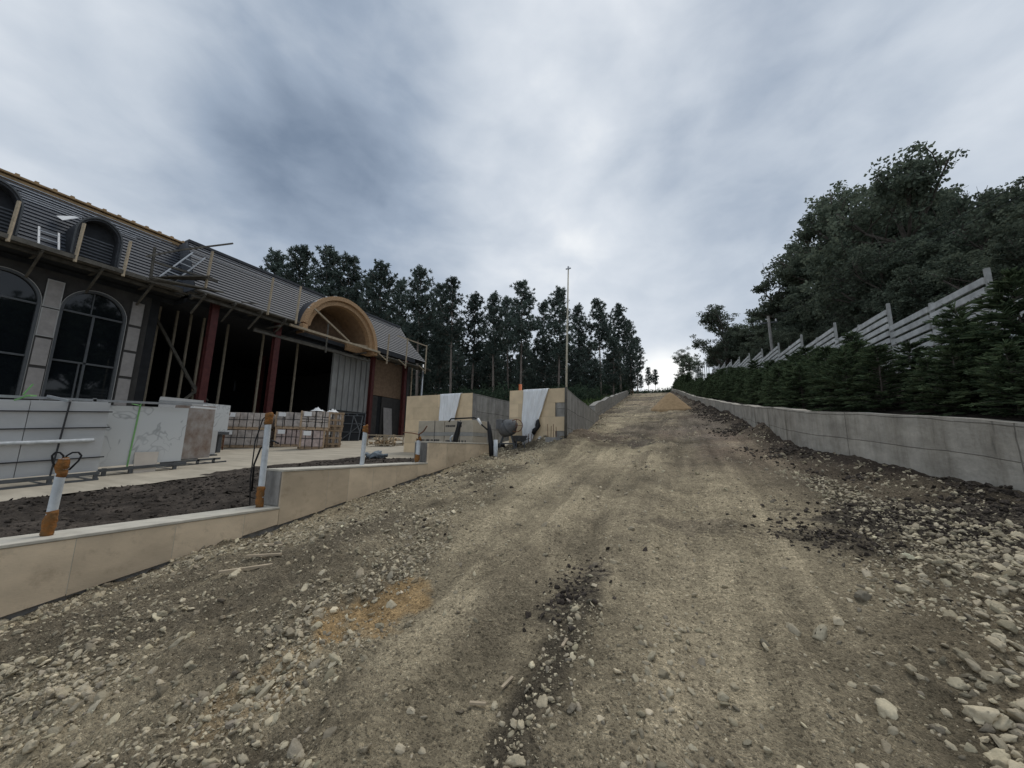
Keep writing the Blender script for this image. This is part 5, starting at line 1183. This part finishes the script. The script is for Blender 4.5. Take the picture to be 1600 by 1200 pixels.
def pine_proto(seed, H=20.0, first=.42, dense=1.0, width=1.0):
    rs = np.random.default_rng(seed); r = random.Random(seed)
    bend = (rs.normal(0, .25), rs.normal(0, .25))
    ax = lambda h: np.array([bend[0]*math.sin(h/H*2.2), bend[1]*math.sin(h/H*1.7), h])
    limbs = [([tuple(ax(H*k/8)) for k in range(9)], [.20*(1-.92*k/8)+.012 for k in range(9)])]
    tufts = []; h = H*first
    # dead stubs on the bare trunk
    for _ in range(9):
        hh = H*rs.uniform(first*.4, first); a = rs.uniform(0, 6.28); l = rs.uniform(.5, 1.5); p = ax(hh)
        limbs.append(([tuple(p), tuple(p+np.array([math.cos(a)*l, math.sin(a)*l, -.15*l]))], [.03, .01]))
    while h < H*.985:
        t = (h-H*first)/(H*(1-first)); R_ = width*(3.25*(1-t)**.62*min(1, .45+2.3*t)+.25)
        for k in range(r.choice((3, 4, 4, 5))):
            a = rs.uniform(0, 6.28); l = R_*rs.uniform(.55, 1.12); up_ = .12+.55*t+rs.uniform(-.1, .2); p = ax(h)
            dv = np.array([math.cos(a), math.sin(a), up_]); e = p+dv*l+np.array([0, 0, .10*l]); m_ = p+dv*l*.55
            limbs.append(([tuple(p), tuple(m_), tuple(e)], [.055*(1-t)+.02, .03, .012]))
            nt_ = max(3, int(l*3.0*dense))
            for q in np.linspace(.35, 1.03, nt_):
                c = p+dv*l*q+np.array([0, 0, .1*l*q]) + rs.normal(0, .17+.09*l*.5, 3); tufts.append((c, rs.uniform(.32, .52)))
        h += rs.uniform(.34, .62)
    for _ in range(5): tufts.append((ax(H*rs.uniform(.95, 1.0)), .4))
    C = np.array([t_[0] for t_ in tufts]); S = np.array([t_[1] for t_ in tufts]); m = 20
    U = unit(rs.normal(size=(len(C), m, 3))+np.array([0, 0, .35])); C2 = np.repeat(C[:, None], m, 1); L = S[:, None]*rs.uniform(.7, 1.15, (len(C), m))
    V, Fq = rot_cards(C2.reshape(-1, 3), U.reshape(-1, 3), np.full(len(C)*m, .105), L.ravel(), rs)
    return limbs_mesh(limbs), (V, Fq)
def broad_proto(seed, H=12.0, R_=3.6, gap=.25, base=.18, lean=0.0):
    rs = np.random.default_rng(seed); limbs = []; tips = []
    def grow(p, d_, l, r0, lev):
        n = 4; pts = [p]; q = p.copy(); dd = d_.copy()
        for k in range(n):
            dd = unit(dd + rs.normal(0, .16, 3)+np.array([lean*.05, 0, .05])); q = q+dd*l/n; pts.append(q.copy())
        limbs.append(([tuple(x) for x in pts], [r0*(1-.55*k/n) for k in range(n+1)]))
        if lev >= 3: tips.extend([(pts[-1], dd), (pts[2], dd)]); return
        for k in range(rs.integers(3, 6) if lev else 10):
            f = rs.uniform(.3, 1.0); b_ = np.array(pts[int(f*n)]); a = rs.uniform(0, 6.28)
            nd = unit(dd*rs.uniform(.35, .8) + np.array([math.cos(a), math.sin(a), rs.uniform(-.15, .5)]))
            grow(b_, nd, l*rs.uniform(.42, .66), r0*.45, lev+1)
        if lev > 0: tips.append((pts[-1], dd))
    grow(np.zeros(3), np.array([lean*.3, 0, 1.0]), H*.5, H*.018, 0)
    T = np.array([t_[0] for t_ in tips]); zmax = T[:, 2].max(); T = T*np.array([1, 1, 1]); s = H/(zmax+.5); 
    T = T*s; keep = (T[:, 2] > H*base) & (rs.uniform(0, 1, len(T)) > gap); T = T[keep]
    rr_ = np.hypot(T[:, 0], T[:, 1]); fx = R_/np.percentile(rr_, 90); zc = H/np.percentile(T[:, 2], 97)*.95
    T = T*np.array([fx, fx, zc]); keep = (np.hypot(T[:, 0], T[:, 1]) < R_*1.22*(1.05-.35*np.clip(T[:, 2]/H-.55, 0, 1)/.45)) & (T[:, 2] < H*.985); T = T[keep]
    limbs = [([tuple(np.array(p)*s*np.array([fx, fx, zc])) for p in pts], r_) for pts, r_ in limbs]
    limbs = [l for l in limbs if l[0][-1][2] < H*.97 and math.hypot(l[0][-1][0], l[0][-1][1]) < R_*1.15]
    m = 46; cs_ = rs.uniform(.35, .62, len(T))
    off_ = rs.normal(size=(len(T), m, 3)); off_ = off_/np.linalg.norm(off_, axis=2)[..., None]*rs.uniform(.2, 1, (len(T), m))[..., None]**.6*cs_[:, None, None]*np.array([1.15, 1.15, .75])
    C = (T[:, None]+off_).reshape(-1, 3); U = unit(rs.normal(size=C.shape)+np.array([0, 0, -.25]))
    V, Fq = rot_cards(C, U, rs.uniform(.09, .16, len(C)), rs.uniform(.12, .21, len(C)), rs)
    return limbs_mesh(limbs, 6), (V, Fq)
def cedar_proto(seed, H=2.2):
    rs = np.random.default_rng(seed); limbs = [([(0, 0, 0), (rs.normal(0, .03), rs.normal(0, .03), H*.6), (rs.normal(0, .05), rs.normal(0, .05), H)], [.035, .02, .004])]
    C, U, Wd, L = [], [], [], []; h = .08
    while h < H*.97:
        t = h/H; R_ = (.95*(1-t)**.75*(.75+.25*min(1, t*5)) + .08)
        for k in range(4):
            a = rs.uniform(0, 6.28); l = R_*rs.uniform(.6, 1.2); dv = np.array([math.cos(a), math.sin(a), .15+.45*t+rs.uniform(-.15, .2)]); p = np.array([0, 0, h])
            droop = -.16*l; e = p+dv*l+np.array([0, 0, droop]); limbs.append(([tuple(p), tuple(p+dv*l*.6), tuple(e)], [.012, .007, .002]))
            m = int(26+46*l); q = rs.uniform(.15, 1.05, m); pos = p+dv*l*q[:, None]+np.array([0, 0, 1])*(droop*q**2)[:, None]
            sd_ = np.array([-math.sin(a), math.cos(a), 0]); s_ = rs.choice((-1, 1), m)
            u = unit(dv*rs.uniform(.5, 1.0, m)[:, None] + sd_*(s_*rs.uniform(.4, 1.0, m))[:, None] + np.array([0, 0, 1])*rs.uniform(-.35, .15, m)[:, None])
            C.append(pos+rs.normal(0, .015, (m, 3))); U.append(u); L.append(rs.uniform(.08, .20, m)*(.6+.5*l)); Wd.append(rs.uniform(.016, .034, m))
        h += rs.uniform(.055, .10)
    for _ in range(14): C.append(np.array([[0, 0, H*rs.uniform(.85, 1)]])); U.append(unit(rs.normal(size=(1, 3))*.5+np.array([0, 0, 1]))); L.append(np.array([.16])); Wd.append(np.array([.03]))
    V, Fq = rot_cards(np.concatenate(C), np.concatenate(U), np.concatenate(Wd), np.concatenate(L), rs)
    return limbs_mesh(limbs, 5), (V, Fq)
def shrub_proto(seed, R_=.6, H=.9, n=900):
    rs = np.random.default_rng(seed); d_ = unit(rs.normal(size=(n, 3))); d_[:, 2] = np.abs(d_[:, 2]); rad = rs.uniform(.35, 1, n)**.6*(1+.35*np.sin(d_[:, 0]*5+seed)*np.cos(d_[:, 1]*4))
    C = d_*rad[:, None]*np.array([R_, R_, H]); V, Fq = rot_cards(C, unit(rs.normal(size=(n, 3))+d_), rs.uniform(.05, .09, n), rs.uniform(.07, .14, n), rs)
    limbs = [([(0, 0, 0), tuple(c)], [.012, .004]) for c in C[:14]]
    return limbs_mesh(limbs, 5), (V, Fq)
def proto(name, label, cat, group, built, bark, leaf, part='crown', stem='trunk'):
    t = thing(name, label, cat, (0, 0, -50), group)
    b, (V, Fq) = built
    mesh_obj(stem, b.v, b.f, bark, t, world=False, smooth=True); mesh_obj(part, V, Fq, leaf, t, world=False)
    return t
class Pool:
    """first use moves the prototype itself, later uses copy it"""
    def __init__(s, protos): s.p = protos; s.used = [False]*len(protos); s.k = 0
    def put(s, loc, scale, label=None, rot=None, i=None, tilt=(0, 0)):
        i = s.k % len(s.p) if i is None else i; s.k += 1
        rz_ = random.uniform(0, 6.28) if rot is None else rot
        if not s.used[i]:
            s.used[i] = True; o = s.p[i]; o.location = loc; o.rotation_euler = (tilt[0], tilt[1], rz_); o.scale = (scale,)*3 if not isinstance(scale, tuple) else scale
            if label: o['label'] = label
            return o
        return dup(s.p[i], loc, rz_, scale, label, tilt)
def px_at_y(px, py, Y):
    d_ = px_dir(px, py); t = Y/d_.y; return d_.x*t, EYE + d_.z*t

# ---- pine forest on the left slope
LP_ = 'tall dark pine with a bare trunk at the front edge of the forest'
pines = Pool([proto('pine_tree', LP_, 'tree', 'pines at the forest edge', pine_proto(100+k, 20, (.36, .42, .48, .40, .45)[k], 1.0, (1, .9, 1.1, 1.05, .85)[k]), m_bark, m_pine) for k in range(5)])
front = [(440, 397, 34), (474, 388, 30), (512, 391, 31), (545, 405, 33), (575, 426, 40), (602, 412, 34), (632, 440, 44), (663, 424, 36), (690, 447, 48), (712, 438, 38), (742, 462, 46), (775, 458, 42), (797, 470, 52), (816, 443, 42), (845, 472, 56), (872, 452, 45), (905, 478, 58), (936, 468, 55), (966, 477, 62), (985, 502, 70), (993, 528, 84)]
for (px, py, Y) in front:
    x, zt_ = px_at_y(px, py, Y); zb_ = float(hill_z(np.array(x), np.array(Y)))-.1; x0_, _ = px_at_y(px, 600, Y)
    pines.put((x, Y, zb_), (zt_-zb_)/20.0, tilt=(random.uniform(-.02, .02), random.uniform(-.025, .025)))
LP2 = 'shorter pine deeper in the dark forest, mostly hidden behind the front pines'
dense = Pool([proto('pine_tree', LP2, 'tree', 'pines deeper in the forest', pine_proto(200+k, 15, (.04, .12, .22)[k], .9, 1.2), m_bark, m_pine) for k in range(3)])
for k in range(64):
    px = 415+575*((k*.61803) % 1); Y = 46+42*((k*.7548) % 1); x, _ = px_at_y(px, 600, Y)
    zb_ = float(hill_z(np.array(x), np.array(Y)))-.1; sky_y = np.interp(px, [400, 440, 540, 620, 760, 900, 960, 990], [420, 430, 440, 480, 510, 520, 525, 560])
    _, zt_ = px_at_y(px, sky_y+15+40*random.random(), Y); dense.put((x, Y, zb_), max(.5, (zt_-zb_)/15))
# undergrowth at the forest edge
und = Pool([proto('shrub', 'low dark shrub in the undergrowth among the pine trunks', 'shrub', 'forest undergrowth', shrub_proto(300+k, .9, 1.0, 700), m_bark2, m_bush, 'foliage', 'stems') for k in range(2)])
for k in range(46):
    px = 655+340*((k*.61803) % 1); Y = 27+36*((k*.7548) % 1); x, _ = px_at_y(px, 600, Y); 
    if x > Lx(Y)-.6: continue
    und.put((x, Y, float(hill_z(np.array(x), np.array(Y)))), random.uniform(.8, 1.9))
for k in range(70):
    px = 440+555*((k*.61803) % 1); Y = 74+26*((k*.7548) % 1); x, _ = px_at_y(px, 600, Y)
    if x > Lx(Y)-1: continue
    o = und.put((x, Y, float(hill_z(np.array(x), np.array(Y)))-.2), random.uniform(2.6, 4.6), 'tall dark bush filling the back of the pine forest'); o['group'] = 'bushes at the back of the forest'
# grass on the forest edge
n_ = 9000; X = rng.uniform(-34, -5, n_); Y = rng.uniform(14, 46, n_); ok = (X < Lx(Y)-.2) & ((Y > 23) | (X > -5.9-.12*(Y-13.6))); X, Y = X[ok], Y[ok]
C = np.stack([X, Y, hill_z(X, Y)-.05], -1); V, Fq = rot_cards(C, unit(rng.normal(0, .35, (len(C), 3))+np.array([0, 0, 1])), rng.uniform(.03, .07, len(C)), rng.uniform(.2, .5, len(C)), rng)
kind(mesh_obj('forest_grass', V, Fq, m_grass), 'stuff')
# crest of the hill: far pines and bushes
for (px, py, Y, lab) in ((1012, 574, 116, 'lone small pine on the hill crest beyond the road end'), (1022, 578, 118, 'thin little pine right of the lone pine on the hill crest'), (1001, 585, 112, 'small pine at the end of the left forest on the hill crest')):
    x, zt_ = px_at_y(px, py, Y); zb_ = float(rz(Y))-.2; pines.put((x, Y, zb_), (zt_-zb_)/20.0*1.0, lab)['group'] = 'small pines on the crest'
for k in range(22):
    px = 985+72*k/21; Y = 108+5*random.random(); x, _ = px_at_y(px, 600, Y)
    o = und.put((x, Y, float(rz(Y))-.3), random.uniform(1.3, 2.2), 'dark green bush closing off the top of the dirt road'); o['group'] = 'bushes across the crest'

# ---- broad-leaved trees behind the fence
GB = 'big leafy trees behind the fence'
broad = [broad_proto(400+k, 12, 3.7, (.05, .12, .2, .35)[k], .14, (0, .15, -.1, .1)[k]) for k in range(4)]
LB = 'tall leafy tree with a dense dark crown on the bank behind the slatted fence'
bt = Pool([proto('leafy_tree', LB, 'tree', GB, broad[k], m_bark2, m_leaf) for k in range(4)])
rt_list = [(1410, 240, 27, 1.1, 0), (1382, 250, 25, 1.0, 1), (1440, 250, 30, 1.1, 0), (1350, 268, 29, 1.1, 2), (1320, 298, 33, 1.1, 0), (1485, 285, 23, .8, 3), (1292, 345, 40, 1.25, 1), (1262, 400, 46, 1.35, 0), (1238, 458, 52, 1.5, 2), (1132, 477, 60, 1.25, 1), (1205, 480, 58, 1.5, 0), (1172, 500, 62, 1.4, 2),
           (1598, 272, 17, 1.05, 0), (1560, 300, 20, 1, 1), (1385, 345, 22, 1.1, 2), (1440, 335, 20, 1.15, 0), (1515, 375, 16, 1.15, 1), (1322, 425, 36, 1.5, 2), (1625, 330, 13.5, 1.0, 0), (1405, 400, 21, 1.15, 1), (1355, 400, 28, 1.3, 0), (1270, 470, 44, 1.6, 1), (1465, 305, 26, 1.15, 2), (1300, 455, 38, 1.5, 0), (1410, 300, 32, 1.3, 2), (1222, 500, 50, 1.6, 0), (1150, 520, 66, 1.6, 1), (1120, 525, 74, 1.6, 0), (1190, 515, 56, 1.6, 2)]
for (px, py, Y, wd, i) in rt_list:
    x, zt_ = px_at_y(px, py, Y); x = max(x, float(fence_x(Y))+1.4)
    zb_ = float(terrace_z(np.array([x]), np.array([float(Y)]))[0])-.15; s = max(.35, (zt_-zb_)/12.0); wd = wd*(.92 if Y >= 28 else 1.0); s = s*(.95 if Y < 22 else .91 if Y < 34 else .97)
    lab = None
    if (px, py) == (1130, 480): lab = 'rounded leafy tree standing clear at the far left end of the tree belt'
    if (px, py) == (1480, 292): lab = 'sparse leafy tree with sky showing through beside the gap in the tree belt'
    bt.put((x, Y, zb_), (s*wd, s*wd, s), lab, i=i)
for (x, Y, h) in ((15.5, 9.0, 10), (12.5, 5, 10), (16.5, 6, 11), (14, 2, 10), (19, 9.5, 11), (13, 11, 9.5), (15.5, 13.5, 10), (12, 8, 9), (18.5, 15, 11), (18.5, 12, 11), (14.5, 7, 10.5), (21, 17, 12)):      # the belt goes on beyond the right edge, mirrored in the windows
    zb_ = float(terrace_z(np.array([x]), np.array([float(Y)]))[0])-.2; o = bt.put((x, Y, zb_), h/12, 'leafy tree of the belt beyond the right edge, mirrored in the arched windows', i=(int(x*2) % 3)); o['group'] = 'trees beyond the right edge'
for k in range(16):      # lower fill right behind the fence
    Y = 9+3.4*k; x = float(fence_x(Y))+2.0+1.8*random.random(); zb_ = float(terrace_z(np.array([x]), np.array([float(Y)]))[0])-.3
    o = bt.put((x, Y, zb_), random.uniform(.30, .42), 'young leafy tree crowding low behind the slatted fence', i=k % 3); o['group'] = 'young trees behind the fence'
for (px, py, Y) in ((1066, 545, 94), (1080, 556, 90), (1090, 562, 88)):
    x, zt_ = px_at_y(px, py, Y); zb_ = float(terrace_z(np.array([x]), np.array([float(Y)]))[0])-.3
    o = bt.put((x, Y, zb_), (zt_-zb_)/12, 'small leafy tree at the hilltop beside the row of tall posts', i=3); o['group'] = 'small trees at the hilltop'

# ---- young conifer hedge between wall and fence
LH = 'young dark conifer with feathery fronds in the hedge above the long concrete wall'
ced = Pool([proto('hedge_conifer', LH, 'conifer', 'conifers of the hedge', cedar_proto(500+k), m_bark2, m_cedar, 'foliage', 'stem') for k in range(4)])
def along(y0, y1, step, off, h0, h1):
    y = y0
    while y < y1:
        yy = y+random.uniform(-.15, .15); x = float(Rx(yy))+off+random.uniform(-.15, .15)
        if x < float(fence_x(yy))-.5:
            z = float(terrace_z(np.array([x]), np.array([yy]))[0])-.05
            s = random.uniform(h0, h1)/2.2; ced.put((x, yy, z), (s*random.uniform(.95, 1.15),)*2+(s,))
        y += step*(1+.012*max(y, 0))
along(2.2, 70, .52, .72, .95, 1.35)
along(2.5, 62, .62, 1.55, 1.1, 1.6)
along(15, 50, 1.0, 2.7, 1.4, 1.9)
for (px, py, Y) in ((1490, 478, 9.4), (1575, 428, 8.6), (1330, 520, 14)):
    x, zt_ = px_at_y(px, py, Y); z = float(terrace_z(np.array([x]), np.array([float(Y)]))[0])-.05; s = (zt_-z)/2.2
    ced.put((x, Y, z), (s*.9, s*.9, s))
for k in range(34):      # far end of the hedge, one row of tops
    Y = 66+1.35*k; x = float(Rx(Y))+1.0+random.random(); ced.put((x, Y, float(terrace_z(np.array([x]), np.array([Y]))[0])-.1), random.uniform(.8, 1.3))
